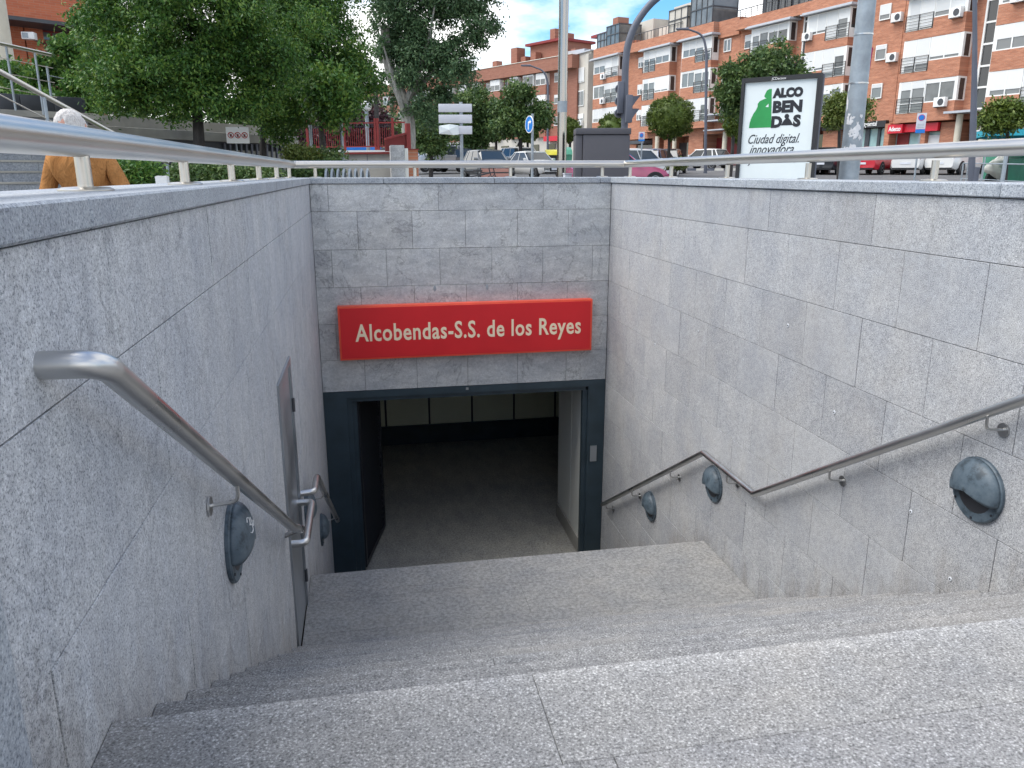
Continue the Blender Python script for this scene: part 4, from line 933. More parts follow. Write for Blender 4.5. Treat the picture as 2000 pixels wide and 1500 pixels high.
def limb(mb, pts, r0, r1, n=9):
    mb.tube(fillet(pts, .4, 4), r0, n, True, r1)
def tree(label, px, d, base_r, trunk_pts, limbs, blobs, n, size, leafm, barkm, group=None, clump=.3, seed=1, shell=.55, name='tree', droop=.3, lumps=0):
    x, y = plan(px, d); g = ground(x, y); t = wthing(name, label, 'tree', (x, y, g), group)
    mb = MB(); pts = [(x, y, g - .1)] + [(*plan(a, d, b), zof(b, d)) for a, b in trunk_pts]
    limb(mb, pts, base_r, base_r * .62); mb.build('trunk', barkm, t, smooth=True)
    for L_ in limbs:
        mb = MB(); P = [(*plan(a, d + e, b), zof(b, d + e)) for a, b, e in L_]; limb(mb, P, base_r * .5, base_r * .12, 7); mb.build('limb', barkm, t, smooth=True)
    leaf_cloud('crown', leafm, t, blobs, n, size, clump, t.location, seed, shell=shell, droop=droop, lumps=lumps)
    return t
# near trees on the left
B = [blob(265, 80, 108, 110, 13), blob(370, 60, 150, 130, 13), blob(300, 155, 108, 62, 12.6), blob(450, 130, 110, 85, 13), blob(240, 150, 76, 66, 13.3), blob(420, 195, 75, 35, 12.8), blob(500, 80, 110, 120, 13.4), blob(380, -60, 170, 90, 13.4), blob(222, 20, 72, 90, 13.5), blob(240, 182, 58, 42, 12.8), blob(320, 205, 60, 24, 12.8)]
tree('broad leafy green tree with a dark trunk, left of centre behind the wall', 387, 13, .095, [(388, 260), (384, 180), (390, 90)], [[(386, 190, 0), (330, 130, .2), (270, 90, .4)], [(386, 170, 0), (440, 110, -.3), (500, 60, -.3)], [(388, 110, 0), (360, 40, .3), (330, -30, .5)]], B, 150000, .057, 'leaf_near', 'bark_dark', 'leafy trees at the left', .16, 2, .15, lumps=16)
B = [blob(560, 60, 120, 120, 16.5), blob(640, 110, 95, 95, 16.5), blob(590, 190, 70, 55, 16), blob(680, 150, 60, 62, 16.8), blob(520, 190, 60, 55, 16.2), blob(600, -40, 110, 90, 16.6), blob(550, 235, 45, 38, 16), blob(655, 210, 45, 40, 16.2), blob(620, 40, 80, 70, 16.2)]
tree('second leafy green tree with a thin trunk, right of the broad one', 514, 16.5, .075, [(513, 270), (520, 200), (540, 110)], [[(520, 200, 0), (570, 150, 0), (620, 110, .3)], [(530, 150, 0), (500, 100, .3), (520, 40, .4)]], B, 95000, .064, 'leaf_near', 'bark_dark', 'leafy trees at the left', .17, 3, .15, lumps=15)
tree('slim tree behind the yellow-green bush in front of the playground', 634, 15, .06, [(630, 270), (625, 230), (628, 180)], [[(628, 220, 0), (650, 190, 0), (665, 170, .1)]], [blob(640, 180, 50, 45, 15), blob(655, 215, 28, 26, 15)], 7000, .085, 'leaf_near', 'bark_dark', 'leafy trees at the left', .25, 4, .3)
B = [blob(60, 140, 60, 55, 19), blob(130, 150, 55, 60, 19), blob(150, 110, 40, 45, 18.5), blob(40, 180, 45, 35, 18.5), blob(100, 195, 70, 25, 18), blob(170, 175, 40, 45, 18)]
tree('low bright green tree behind the cable railing at far left', 100, 19, .07, [(100, 220), (104, 170)], [[(102, 200, 0), (80, 160, 0), (60, 130, .2)]], B, 17000, .11, 'leaf_near', 'bark_dark', None, .2, 5, .2, lumps=10)
# poplar
PB = [blob(745, 60, 42, 70, 32), blob(790, 30, 60, 90, 32), blob(850, 60, 75, 85, 32), blob(915, 35, 55, 65, 32), blob(955, 20, 32, 45, 32), blob(840, 130, 65, 55, 32), blob(885, 120, 52, 50, 32), blob(800, 120, 45, 60, 32.5), blob(840, 185, 42, 42, 32), blob(770, 175, 24, 50, 32.8), blob(870, -60, 110, 80, 32), blob(770, -50, 60, 70, 32), blob(965, 58, 22, 10, 32), blob(820, 225, 34, 24, 32), blob(915, 85, 35, 30, 32)]
tree('tall poplar with a pale twisted trunk behind the red playground fence', 793, 32, .28, [(800, 255), (796, 215), (783, 180), (766, 150), (757, 115), (752, 50)], [[(797, 235, 0), (786, 205, -.3), (770, 160, -.5), (750, 90, -.6)], [(788, 215, 0), (815, 150, -.3), (838, 80, -.5), (850, 10, -.5)], [(785, 205, 0), (845, 140, .2), (895, 80, .4), (940, 40, .6)], [(775, 160, 0), (800, 90, 0), (805, 0, 0)]], PB, 60000, .13, 'leaf_poplar', 'bark_pale', None, .30, 6, .15, lumps=13)
# street trees
tree('dark bushy street tree just left of the blank road signs', 842, 42, .12, [(842, 270), (840, 230)], [], [blob(842, 235, 28, 42, 42), blob(850, 270, 24, 26, 42), blob(832, 265, 20, 24, 42)], 9000, .2, 'leaf_dark', 'bark_dark', 'street trees before the brown block', .5, 7)
tree('street tree with a wide dark crown behind the blank road signs', 930, 58, .15, [(930, 270), (930, 240)], [], [blob(925, 215, 42, 38, 58), blob(910, 250, 30, 30, 58), blob(945, 245, 28, 32, 58), blob(960, 215, 22, 22, 58), blob(925, 280, 26, 15, 58)], 12000, .26, 'leaf_dark', 'bark_dark', 'street trees before the brown block', .45, 8, .2, lumps=12)
tree('forked street tree above the white cars, behind the round blue sign', 1016, 52, .13, [(1018, 275), (1010, 255)], [[(1012, 285, 0), (1022, 262, 0), (1030, 240, 0)]], [blob(1015, 205, 42, 32, 52), blob(990, 235, 30, 26, 52), blob(1045, 235, 32, 28, 52), blob(1015, 240, 34, 24, 52), blob(1062, 215, 14, 16, 52), blob(1010, 178, 22, 14, 52)], 14000, .24, 'leaf_dark', 'bark_dark', 'street trees before the brown block', .4, 9, .2, lumps=12)
tree('loose green tree rising behind the white billboard', 1500, 27, .13, [(1500, 250), (1497, 190)], [[(1500, 230, 0), (1450, 180, .2), (1425, 150, .2)], [(1500, 220, 0), (1535, 150, 0), (1560, 120, 0)]], [blob(1500, 130, 62, 40, 27), blob(1450, 165, 45, 40, 27), blob(1545, 140, 32, 38, 27), blob(1430, 200, 30, 32, 27), blob(1480, 190, 60, 40, 27), blob(1515, 100, 28, 16, 27), blob(1430, 140, 22, 14, 27)], 17000, .13, 'leaf_dark', 'bark_dark', None, .22, 10, .2, lumps=12)
tree('small round tree beside the turquoise tent at far right', 1969, 24, .07, [(1969, 270), (1967, 250)], [], [blob(1962, 228, 36, 24, 24), blob(1942, 238, 22, 17, 24), blob(1985, 230, 18, 16, 24), blob(1962, 210, 22, 12, 24)], 9000, .11, 'leaf_topiary', 'bark_dark', None, .25, 11, .35)
tree('ragged shrubby tree with brown tips half hidden by the thick pole', 1640, 34, .07, [(1640, 260), (1640, 240)], [], [blob(1632, 215, 20, 26, 34), blob(1655, 205, 24, 20, 34), blob(1625, 238, 14, 14, 34), blob(1686, 215, 12, 18, 34)], 6500, .14, 'leaf_olive', 'bark_dark', None, .3, 12, .3)
for i, (px, py, rx, ry, d, lab) in enumerate([(1305, 229, 41, 36, 46, 'large clipped round tree before the brick terrace'), (1193, 255, 24, 27, 50, 'clipped round tree just above the dark cabinet'), (1113, 254, 18, 20, 58, 'clipped round tree between the steel pole and the cabinet'),
        (970, 260, 15, 13, 60, 'small clipped tree left of the forked street tree'), (1031, 260, 20, 16, 60, 'clipped tree right behind the round blue sign'), (925, 262, 17, 16, 60, 'clipped tree below the blank road signs'), (856, 262, 17, 17, 58, 'clipped tree left of the blank road signs'),
        (811, 266, 13, 12, 56, 'smallest clipped tree, beside the red fence corner'), (1428, 232, 17, 27, 42, 'clipped tree just left of the billboard'), (1440, 262, 12, 14, 44, 'clipped tree low behind the billboard edge')]):
    x, y = plan(px, d); g = ground(x, y); t = wthing('clipped_tree', lab, 'tree', (x, y, g), 'clipped round trees along the street'); k = d / 1543.0; cz = zof(py, d)
    mb = MB(); mb.tube([(x, y, g - .1), (x, y, cz)], .09, 8); mb.build('trunk', 'bark_dark', t, smooth=True)
    leaf_cloud('crown', 'leaf_topiary', t, [(x, y, cz, rx * k, rx * k, ry * k)] * 1, int(22000 if rx > 30 else 7000), .085 if rx > 30 else .12, .08, t.location, 20 + i, shell=.86)
    mb = MB(); mb.lathe([(rx * k * .88 * math.sin(rad(a)) + .001, cz - ry * k * .88 * math.cos(rad(a))) for a in range(0, 181, 15)], 14, lambda a, b, c: (x + a, y + b, c)); mb.build('crown_core', 'leaf_topiary', t, smooth=True)
# purple plum trees of the playground
tree('dark purple-leaved plum tree inside the playground', 700, 28, .09, [(700, 280), (700, 250)], [], [blob(700, 250, 42, 38, 28), blob(660, 265, 30, 30, 28), blob(735, 245, 20, 26, 28), blob(620, 275, 30, 26, 28.5)], 9000, .14, 'leaf_purple', 'bark_dark', None, .35, 31, .3)
for i_, (a_, b_) in enumerate(((300, 'dark tree far behind the broad leafy tree, left of its trunk'), (470, 'dark tree far behind the broad leafy tree, right of its trunk'), (590, 'dark tree far behind the slim playground tree'), (700, 'dark tree far behind the purple plum tree'))):
    tree(b_, a_, 44, .16, [(a_, 270), (a_, 230)], [], [blob(a_ + e_, f_, 62, 34, 44) for e_, f_ in ((-30, 255), (35, 250), (0, 225), (-60, 275), (60, 272), (0, 285))], 7000, .26, 'leaf_dark', 'bark_dark', 'distant trees behind the left group', .5, 60 + i_, .2)
# hedges and bushes
def hedge(label, blobs, n, size, m, kind='bush', grp=None, seed=1):
    B = np.array(blobs); c = B[:, :3].mean(0); t = wthing(kind, label, 'bush', (float(c[0]), float(c[1]), ground(c[0], c[1])), grp)
    leaf_cloud('foliage', m, t, blobs, n, size, .14, t.location, seed, shell=.3); 
    mb = MB(); mb.tube([(c[0], c[1], ground(c[0], c[1]) - .05), (c[0], c[1], c[2])], .03, 6); mb.build('stem', 'bark_dark', t)
hedge('bright green bush right behind the person in the ochre jumper', [blob(262, 340, 34, 22, 9), blob(285, 335, 22, 16, 9.4), blob(245, 330, 18, 12, 9.4)], 6500, .05, 'leaf_near', seed=41)
hedge('dark green hedge under the broad tree, behind the left rail posts', [blob(p, 350, 32, 26, 10.5) for p in (365, 400, 440, 480, 520)], 11000, .055, 'leaf_dark', seed=42)
hedge('yellow-green bush below the playground fence', [blob(595, 308, 26, 20, 14), blob(625, 312, 22, 16, 14.2), blob(575, 300, 14, 14, 14)], 4500, .06, 'leaf_olive', seed=43)
hedge('flowering bush with pale blossoms next to the thin lamp pole', [blob(652, 308, 18, 14, 14.2), blob(638, 330, 26, 20, 13.8), blob(600, 340, 40, 16, 13.6)], 5500, .055, 'leaf_dark', seed=44)
hedge('low shrub on the verge beyond the right rail, left of the billboard', [blob(1322, 321, 16, 7, 30)], 1500, .1, 'leaf_olive', seed=45)
# grass verge
vg = []
for i in range(2400):
    px = RNG.uniform(700, 800); d = RNG.uniform(11.5, 16.5); vg.append(plan(px, d))
for i in range(2600):
    px = RNG.uniform(1585, 1760); d = RNG.uniform(16, 26); vg.append(plan(px, d))
mb = MB()
for x, y in vg:
    z0_ = ground(x, y); a = RNG.uniform(0, 6.28); h = RNG.uniform(.05, .16) * (1.6 if x > 6 else 1); w_ = .012; dx, dy = math.cos(a) * w_, math.sin(a) * w_
    mb.add([(x - dx, y - dy, z0_), (x + dx, y + dy, z0_), (x + RNG.uniform(-.06, .06), y + RNG.uniform(-.06, .06), z0_ + h)], [(0, 1, 2)])
structure(tag(mb.build('verge_grass', 'leaf_olive'), 'thin dry grass growing on the verges beyond the rail', 'grass'), 'stuff')
# ------------------------------------------------------------------ vehicles
def car(label, px, d, heading, col, kind='hatch', group=None, scale=1.0, cat='car', dz=0.0):
    x, y = plan(px, d); t = thing('parked_car' if kind != 'van' else 'parked_van', label, cat if kind != 'van' else 'van', (x, y, ground(x, y) + dz), cdir(heading), group)
    Lc, Wc, Hc, bz, bl, bt = {'hatch': (4.15, 1.78, 1.46, .93, .95, .28), 'sedan': (4.55, 1.80, 1.43, .92, 1.25, .85), 'suv': (4.45, 1.84, 1.65, 1.05, 1.0, .2), 'van': (5.0, 1.95, 1.95, 1.12, .75, .06), 'coupe': (4.1, 1.76, 1.38, .90, 1.2, .55), 'classic': (3.9, 1.68, 1.40, .88, .95, .35)}[kind]
    Lc *= scale; h = Lc / 2; W2 = Wc / 2; wb = Lc * .31; wr = .325
    # lower body: stations along Y (front +)
    ys = [-h, -h + .06, -h + .25, -h + .6, -h + 1.0, -.4, .2, .7, h - 1.1, h - .6, h - .25, h - .07, h]
    def top(yy):
        f = (yy + h) / Lc
        if yy > h - bl: u = (h - yy) / bl; return bz - .24 * (1 - u) ** 1.8 - (.10 if u < .08 else 0)
        if yy < -h + .3: u = (yy + h) / .3; return bz + .02 - .10 * (1 - u) ** 2
        return bz + .02
    def wid(yy):
        e = min(yy + h, h - yy); return W2 * (1 - .16 * max(0, 1 - e / .55) ** 2)
    def bot(yy): e = min(yy + h, h - yy); return .22 + .12 * max(0, 1 - e / .3)
    mb = MB(); prof = 11; vs = []
    for yy in ys:
        w_ = wid(yy); t_ = top(yy); b_ = bot(yy)
        P = [(-w_ * .90, b_), (-w_ * .985, b_ + .10), (-w_, b_ + .30), (-w_ * .985, t_ - .16), (-w_ * .94, t_ - .03), (-w_ * .5, t_ + .03), (0, t_ + .04), (w_ * .5, t_ + .03), (w_ * .94, t_ - .03), (w_ * .985, t_ - .16), (w_, b_ + .30), (w_ * .985, b_ + .10), (w_ * .90, b_)]
        vs += [(a, yy, b) for a, b in P]
    n = 13; fs = []
    for i in range(len(ys) - 1):
        for j in range(n - 1): fs.append((i * n + j, i * n + j + 1, (i + 1) * n + j + 1, (i + 1) * n + j))
        fs.append((i * n + n - 1, i * n, (i + 1) * n, (i + 1) * n + n - 1))
    fs.append(tuple(range(n))); fs.append(tuple((len(ys) - 1) * n + j for j in range(n - 1, -1, -1)))
    mb.add(vs, fs); body = mb.build('body', col, t, smooth=True)
    # cabin: dark glass volume with a painted roof and pillars
    g0, g1 = h - bl - .02, -h + bt           # base front / base rear
    r0, r1 = g0 - (.62 if kind != 'van' else .5), g1 + (.38 if kind in ('hatch', 'suv', 'classic') else .62 if kind != 'van' else .08)
    zb_ = bz - .02; zt = Hc - .035
    def ring(y0_, y1_, w_, z_): return [(-w_, y1_, z_), (-w_ * .98, y0_ - .10, z_), (-w_ * .80, y0_, z_), (w_ * .80, y0_, z_), (w_ * .98, y0_ - .10, z_), (w_, y1_, z_)]
    mb = MB(); a = ring(g0, g1, W2 * .93, zb_); b = ring(r0, r1, W2 * .74, zt); mb.add(a + b, [(0, 5, 4, 3, 2, 1), (6, 7, 8, 9, 10, 11)] + [(i, (i + 1) % 6, 6 + (i + 1) % 6, 6 + i) for i in range(6)])
    mb.build('windows', 'car_glass', t)
    mb = MB(); wr_ = W2 * .745
    rows_ = []
    for yy in np.linspace(r1 - .06, r0 + .03, 7):
        u = (yy - r1) / max(.1, (r0 - r1)); cz = .05 * math.sin(max(0, min(1, u)) * math.pi)
        rows_.append([(-wr_, yy, zt - .02), (-wr_ * .96, yy, zt + .02 + cz * .5), (-wr_ * .5, yy, zt + .035 + cz), (wr_ * .5, yy, zt + .035 + cz), (wr_ * .96, yy, zt + .02 + cz * .5), (wr_, yy, zt - .02)])
    vs = [p for r in rows_ for p in r]; fs = []
    for i in range(6):
        for j in range(5): fs.append((i * 6 + j, i * 6 + j + 1, i * 6 + 7 + j, i * 6 + 6 + j))
        fs.append((i * 6 + 5, i * 6, i * 6 + 6, i * 6 + 11))
    fs += [tuple(range(6)), tuple(36 + j for j in range(5, -1, -1))]
    mb.add(vs, fs); mb.build('roof', col, t, smooth=True)
    for sx in (-1, 1):
        def P(u, v, o=.012):
            y_a, y_b = g0 - .08, g1; zz = zb_ + (zt - zb_) * v; ww = (W2 * .93 * (1 - v) + W2 * .74 * v + o) * sx
            ya = (g0 - .10) * (1 - v) + (r0 - .10) * v; yb_ = g1 * (1 - v) + r1 * v; return (ww, ya + (yb_ - ya) * u, zz)
        pil = [(0, .028), (.45, .468), (.80 if kind != 'van' else .72, .835), (.965, 1.0)]
        for u0, u1 in pil:
            mb = MB(); q = [P(u0, 0), P(u1, 0), P(u1, 1), P(u0, 1)]; q2 = [(p[0] - .03 * sx, p[1], p[2]) for p in q]
            mb.add(q + q2, [(0, 1, 2, 3), (7, 6, 5, 4), (0, 4, 5, 1), (1, 5, 6, 2), (2, 6, 7, 3), (3, 7, 4, 0)]); mb.build('pillar', col, t)
        mb = MB(); mb.box(sx * (W2 + .02) - .09, sx * (W2 + .02) + .09, g0 - .35, g0 - .22, zb_ + .03, zb_ + .16); mb.build('mirror', col, t, bevel=.03)
    # wheels with arches
    for sy in (1, -1):
        for sx in (-1, 1):
            yy = sy * wb + (.06 if sy > 0 else 0); xo = sx * (W2 - .09)
            F = lambda a, b, c, yy=yy, xo=xo, sx=sx: (xo + sx * c, yy + a, wr + b)
            mb = MB(); mb.lathe([(wr + .03, -.05), (wr + .03, .094), (wr - .01, .096)], 26, F, closed=False); mb.lathe([(wr + .025, .08), (.02, .08)], 26, F, closed=False); mb.build('wheel_arch', 'plastic', t)
            mb = MB(); mb.lathe([(wr * .6, -.10), (wr, -.09), (wr, .07), (wr * .94, .098), (wr * .66, .10)], 26, F); w_o = mb.build('wheel', 'rubber', t, smooth=True)
            mb = MB(); mb.lathe([(wr * .66, .101), (wr * .60, .105), (wr * .55, .088), (.05, .10), (.0, .104)], 20, F, closed=False)
            mb.build('rim', 'rim', w_o, smooth=True)
            for q in range(5):
                mb = MB(); a_ = q * 1.2566; ca, sa = math.cos(a_ + .63), math.sin(a_ + .63)
                mb.add([F(ca * .07 - sa * .03, sa * .07 + ca * .03, .1005), F(ca * .07 + sa * .03, sa * .07 - ca * .03, .1005), F(ca * .19 + sa * .05, sa * .19 - ca * .05, .1025), F(ca * .19 - sa * .05, sa * .19 + ca * .05, .1025)], [(0, 1, 2, 3)]); mb.build('spoke_gap', 'plastic', w_o) if d < 30 else None
    # front and rear
    def face(name, mat, sx0, sx1, z0_, z1_, front, out_=.012, dp=.05):
        yy = h if front else -h; s = 1 if front else -1; f = lambda xx: yy - s * (.10 * (abs(xx) / W2) ** 3 * .9)
        q = [(sx0, f(sx0) + s * out_, z0_), (sx1, f(sx1) + s * out_, z0_), (sx1, f(sx1) + s * (out_ - .03 * (z1_ > .75)), z1_), (sx0, f(sx0) + s * (out_ - .03 * (z1_ > .75)), z1_)]
        q2 = [(p[0], p[1] - s * dp, p[2]) for p in q]; mb = MB(); mb.add(q + q2, [(0, 1, 2, 3), (7, 6, 5, 4), (0, 4, 5, 1), (1, 5, 6, 2), (2, 6, 7, 3), (3, 7, 4, 0)]); return mb.build(name, mat, t)
    face('grille', 'plastic', -.36, .36, .36, .60, True); face('plate', 'plate', -.26, .26, .42, .53, True, .024)
    face('bumper_vent', 'plastic', -.62, .62, .24, .32, True); face('bumper_vent', 'plastic', -.66, .66, .25, .40, False)
    face('plate', 'plate', -.26, .26, .52, .63, False, .02)
    for sx in (-1, 1):
        face('headlight', 'lamp_glass', sx * W2 * .52, sx * W2 * .82, .60, .72, True, .012, .12)
        face('tail_light', 'tail_red', sx * W2 * .50, sx * W2 * .84, .74, .87, False, .012, .12)
    return t
G1 = 'cars parked along the right side of the street'
car('white hatchback seen from behind, rightmost of the parked cars', 1866, 45, 52, 'p_white', 'hatch', G1)
car('white compact car with a long tail light bar, left of the white hatchback', 1783, 46, 38, 'p_white', 'classic', G1)
car('bright red hatchback just right of the thick pole', 1708, 47, 44, 'p_red', 'hatch', G1)
car('black hatchback between billboard and thick pole', 1622, 48, 38, 'p_black', 'hatch', G1)
car('black car half hidden by the right edge of the billboard', 1580, 50, 34, 'p_black', 'hatch', G1)
car('white hatchback parked before the garage entrance, left of the billboard', 1376, 63, -40, 'p_white', 'hatch', G1)
G2 = 'cars parked in the middle of the street'
car('magenta car whose bonnet shows beside the dark cabinet', 1207, 30, 84, 'p_pink', 'classic', None, scale=.93)
car('white car roof just right of the dark cabinet', 1240, 38, 60, 'p_white', 'hatch', G2)
car('blue-grey car behind the rail, second right of the cabinet', 1279, 47, 30, 'p_blue', 'hatch', G2)
car('black hatchback third right of the cabinet', 1306, 52, 20, 'p_black', 'hatch', G2)
G3 = 'cars parked at the centre left'
car('white sporty coupe facing the camera beside the tall steel pole', 1043, 44, 148, 'p_white', 'coupe', G3, scale=1.0)
car('grey hatchback facing the camera left of the white coupe', 953, 43, 160, 'p_grey', 'hatch', G3)
car('black saloon behind the blank road signs', 893, 54, -108, 'p_black', 'sedan', G3, dz=.12)
car('silver people carrier left of the black saloon', 850, 53, -135, 'p_silver', 'suv', G3, scale=1.05, dz=.12)
car('long white van behind the black saloon', 893, 62, 88, 'p_white', 'van', G3, scale=1.1)
car('white van with a low roof at the end of the red fence', 828, 64, 82, 'p_white', 'van', G3)
car('white off-road car behind the coupe, under the blue round sign', 1020, 60, 145, 'p_white', 'suv', G3)
car('small silver car far back between the street trees', 985, 70, 20, 'p_silver', 'hatch', G3)
car('black car far back left of the silver one', 952, 70, 80, 'p_black', 'sedan', G3)

# ------------------------------------------------------------------ street furniture
def lamp_post(label, px, d, zt, pts, r=.07, head=True, mat='lamp_grey', cat='street lamp', base_r=None):
    x, y = plan(px, d); g = ground(x, y); t = wthing('street_lamp', label, cat, (x, y, g))
    P = [(x, y, g - .05)] + [(*plan(a, d, b), zof(b, d)) for a, b in pts]
    mb = MB(); mb.tube(fillet(P, 1.2, 8), base_r or r, 14, True, r * .62); mb.build('pole', mat, t, smooth=True)
    mb = MB(); mb.tube([(x, y, g - .02), (x, y, g + .9)], (base_r or r) * 1.25, 14); mb.build('base_sleeve', mat, t, smooth=True)
    if head:
        q = Vector(P[-1]); dr_ = (q - Vector(P[-2])).normalized(); dr_.z = 0; dr_.normalize()
        mb = MB(); mb.tube([q - dr_ * .05, q + dr_ * .7], .09, 10, True, .06); mb.build('lamp_head', mat, t, smooth=True)
    return t
lamp_post('slender dark street lamp with an arm curving left before the terrace', 1378, 52, 9, [(1381, 100), (1374, 68), (1344, 57)], .09)
lamp_post('thin far street lamp with a curved arm beside the street trees', 1070, 66, 9, [(1071, 160), (1063, 138), (1036, 128)], .09)
lamp_post('bluish grey lamp post at the far right before the stair windows', 1905, 22, 9, [(1905, 150), (1905, -300)], .085, False)
# curved arm pole with traffic lights
x, y = plan(1222, 15); g = ground(x, y); tp = wthing('traffic_light', 'dark curved mast with traffic lights rising behind the cabinet', 'traffic light', (x, y, g))
P = [(x, y, g - .05)] + [(*plan(a, 15, b), zof(b, 15)) for a, b in ((1222, 130), (1226, 90), (1240, 50), (1268, 10), (1330, -40), (1440, -70))]
mb = MB(); mb.tube(fillet(P, .8, 6), .062, 16); mb.build('mast', 'lamp_grey', tp, smooth=True)
def sig(px0, px1, py0, py1, d, visors):
    a = plan(px0, d, py0); b = plan(px1, d, py0); w_ = math.dist(a, b); cx, cy = (a[0] + b[0]) / 2, (a[1] + b[1]) / 2
    F = lambda u, v, z_: (cx + u * math.cos(YA) + v * math.sin(YA), cy - u * math.sin(YA) + v * math.cos(YA), z_)
    z1_, z0_ = zof(py0, d), zof(py1, d)
    mb = MB(); mb.box(-w_ / 2, w_ / 2, -.08, .08, z0_, z1_, F); o = mb.build('signal_housing', 'lamp_grey', tp, bevel=.01)
    return F, w_, z0_, z1_
F, w_, z0_, z1_ = sig(1208, 1219, 160, 222, 15, 0)
for k in range(3):
    mb = MB(); zc = z1_ - .1 - k * .21; mb.lathe([(.075, .09), (.08, .2), (.07, .2), (.065, .09)], 14, lambda a, b, c: F(a, c, zc + b)); mb.build('visor', 'lamp_grey', tp, smooth=True)
F, w_, z0_, z1_ = sig(1224, 1236, 186, 240, 14.8, 0)
for k in range(2):
    zc = z1_ - .02 - k * .21
    mb = MB(); mb.add([F(w_ / 2, -.07, zc), F(w_ / 2, .07, zc), F(w_ / 2 + .13, .05, zc - .0), F(w_ / 2 + .13, -.05, zc - .0), F(w_ / 2, -.07, zc - .17), F(w_ / 2, .07, zc - .17), F(w_ / 2 + .05, .05, zc - .10), F(w_ / 2 + .05, -.05, zc - .10)], [(0, 1, 2, 3), (4, 7, 6, 5), (0, 3, 7, 4), (1, 5, 6, 2), (3, 2, 6, 7)]); mb.build('visor', 'lamp_grey', tp)
# steel pole in the centre
x, y = plan(1097, 13.5); g = ground(x, y); t = wthing('steel_column', 'tall polished steel column standing left of the cabinet', 'pole', (x, y, g))
mb = MB(); mb.tube([(x, y, g - .05), (x, y, 12)], .076, 24); mb.build('column_tube', 'steel_pole', t, smooth=True)
mb = MB(); mb.tube([(x, y, .95), (x, y, 1.12)], .079, 24); mb.build('label_band', 'galv', t, smooth=True)
# thick galvanised mast
x, y = plan(1659, 13); g = ground(x, y); t = wthing('lamp_mast', 'thick tapered galvanised mast covered with torn white poster scraps', 'pole', (x, y, g))
mb = MB(); mb.tube([(x, y, g - .05), (x, y, 9)], .163, 28, True, .075); mb.build('mast_tube', 'galv', t, smooth=True)
for zz in (1.32, 2.02):
    r_ = .163 - (zz - g) * .0087; mb = MB(); mb.lathe([(r_ + .001, zz), (r_ + .006, zz), (r_ + .006, zz + .022), (r_ + .001, zz + .022)], 26, lambda a, b, c: (x + a, y + b, c), closed=False); mb.build('strap', 'steel', t)
def scrap(zc, ang, w_, h_, seed):
    g_ = random.Random(seed); n = 11; r_ = .163 - (zc - g) * .0087 + .004; mb = MB(); vs = []
    for i in range(n):
        q = 2 * math.pi * i / n; k = g_.uniform(.45, 1.1); a_ = ang + math.cos(q) * w_ / r_ * k; z_ = zc + math.sin(q) * h_ * k; vs.append((x + r_ * math.cos(a_), y + r_ * math.sin(a_), z_))
    vs.append((x + (r_ + .002) * math.cos(ang), y + (r_ + .002) * math.sin(ang), zc)); mb.add(vs, [(i, (i + 1) % n, n) for i in range(n)]); mb.build('poster_scrap', 'paper', t)
va = math.atan2(-y, -x)
g_ = random.Random(5)
for i in range(30):
    zc = g_.choice([.9, .75, .55, .6, .45, .3]) + g_.uniform(-.12, .12); scrap(zc, va + g_.uniform(-.25, .75) * (-1 if g_.random() < .45 else 1), g_.uniform(.02, .055), g_.uniform(.02, .07), i)
for i in range(10): scrap(g_.uniform(.9, 1.3), va - g_.uniform(.9, 1.2), .012, g_.uniform(.03, .08), 50 + i)
# banner on its own thin pole behind the mast
x2, y2 = plan(1662, 14); g2 = ground(x2, y2); tb = wthing('banner', 'magenta cloth banner showing just right of the thick mast', 'banner', (x2, y2, g2))
FB2 = lambda u, v, z_: (x2 + u * math.cos(YA) + v * math.sin(YA), y2 - u * math.sin(YA) + v * math.cos(YA), z_)
mb = MB(); mb.tube([(x2, y2, g2), (x2, y2, zof(80, 14))], .02, 8); mb.build('banner_pole', 'galv', tb)
zt_, zb_ = zof(94, 14), zof(180, 14)
mb = MB(); bp = [(.02, zt_), (.15, zt_), (.145, zt_ - .35), (.12, zt_ - .6), (.11, zb_), (.02, zb_ + .05)]
mb.add([FB2(a, .004 + .015 * math.sin(b * 9), b) for a, b in bp] + [FB2(a, -.004 + .015 * math.sin(b * 9), b) for a, b in bp], [tuple(range(6)), tuple(range(11, 5, -1))] + [(k_, (k_ + 1) % 6, 6 + (k_ + 1) % 6, 6 + k_) for k_ in range(6)]); mb.build('cloth', 'magenta', tb)
# billboard
bx0, by0 = plan(1439, 13.35); bx1, by1 = plan(1588, 12.6); bd = Vector((bx1 - bx0, by1 - by0)); bw_ = bd.length; bd.normalize(); bn = Vector((bd.y, -bd.x))
def FB(u, v, z_): return (bx0 + bd.x * u + bn.x * v, by0 + bd.y * u + bn.y * v, z_)
bb = wthing('billboard', 'upright street billboard with a green figure and ALCOBENDAS lettering', 'billboard', FB(bw_ / 2, 0, GZ))
ZT, ZB = 1.442, -1.0
mb = MB()
mb.box(0, .048, -.09, .04, ZB, ZT, FB); mb.box(bw_ - .048, bw_, -.09, .04, ZB, ZT, FB); mb.box(.048, bw_ - .048, -.09, .04, ZT - .065, ZT, FB); mb.box(.048, bw_ - .048, -.09, .04, ZB, ZB + .12, FB); mb.build('frame', 'plastic', bb)
mb = MB(); mb.box(.076, bw_ - .076, -.20, -.02, ZB + .12, ZT - .086, FB); mb.build('casing', 'plastic', bb)
mb = MB(); mb.box(.0, bw_, -.16, -.091, ZB, ZT, FB); mb.build('back_box', 'lamp_grey', bb)
mb = MB(); mb.box(.05, bw_ - .05, -.0199, .002, ZB + .121, ZT - .067, FB); post_ = mb.build('poster', 'poster', bb)
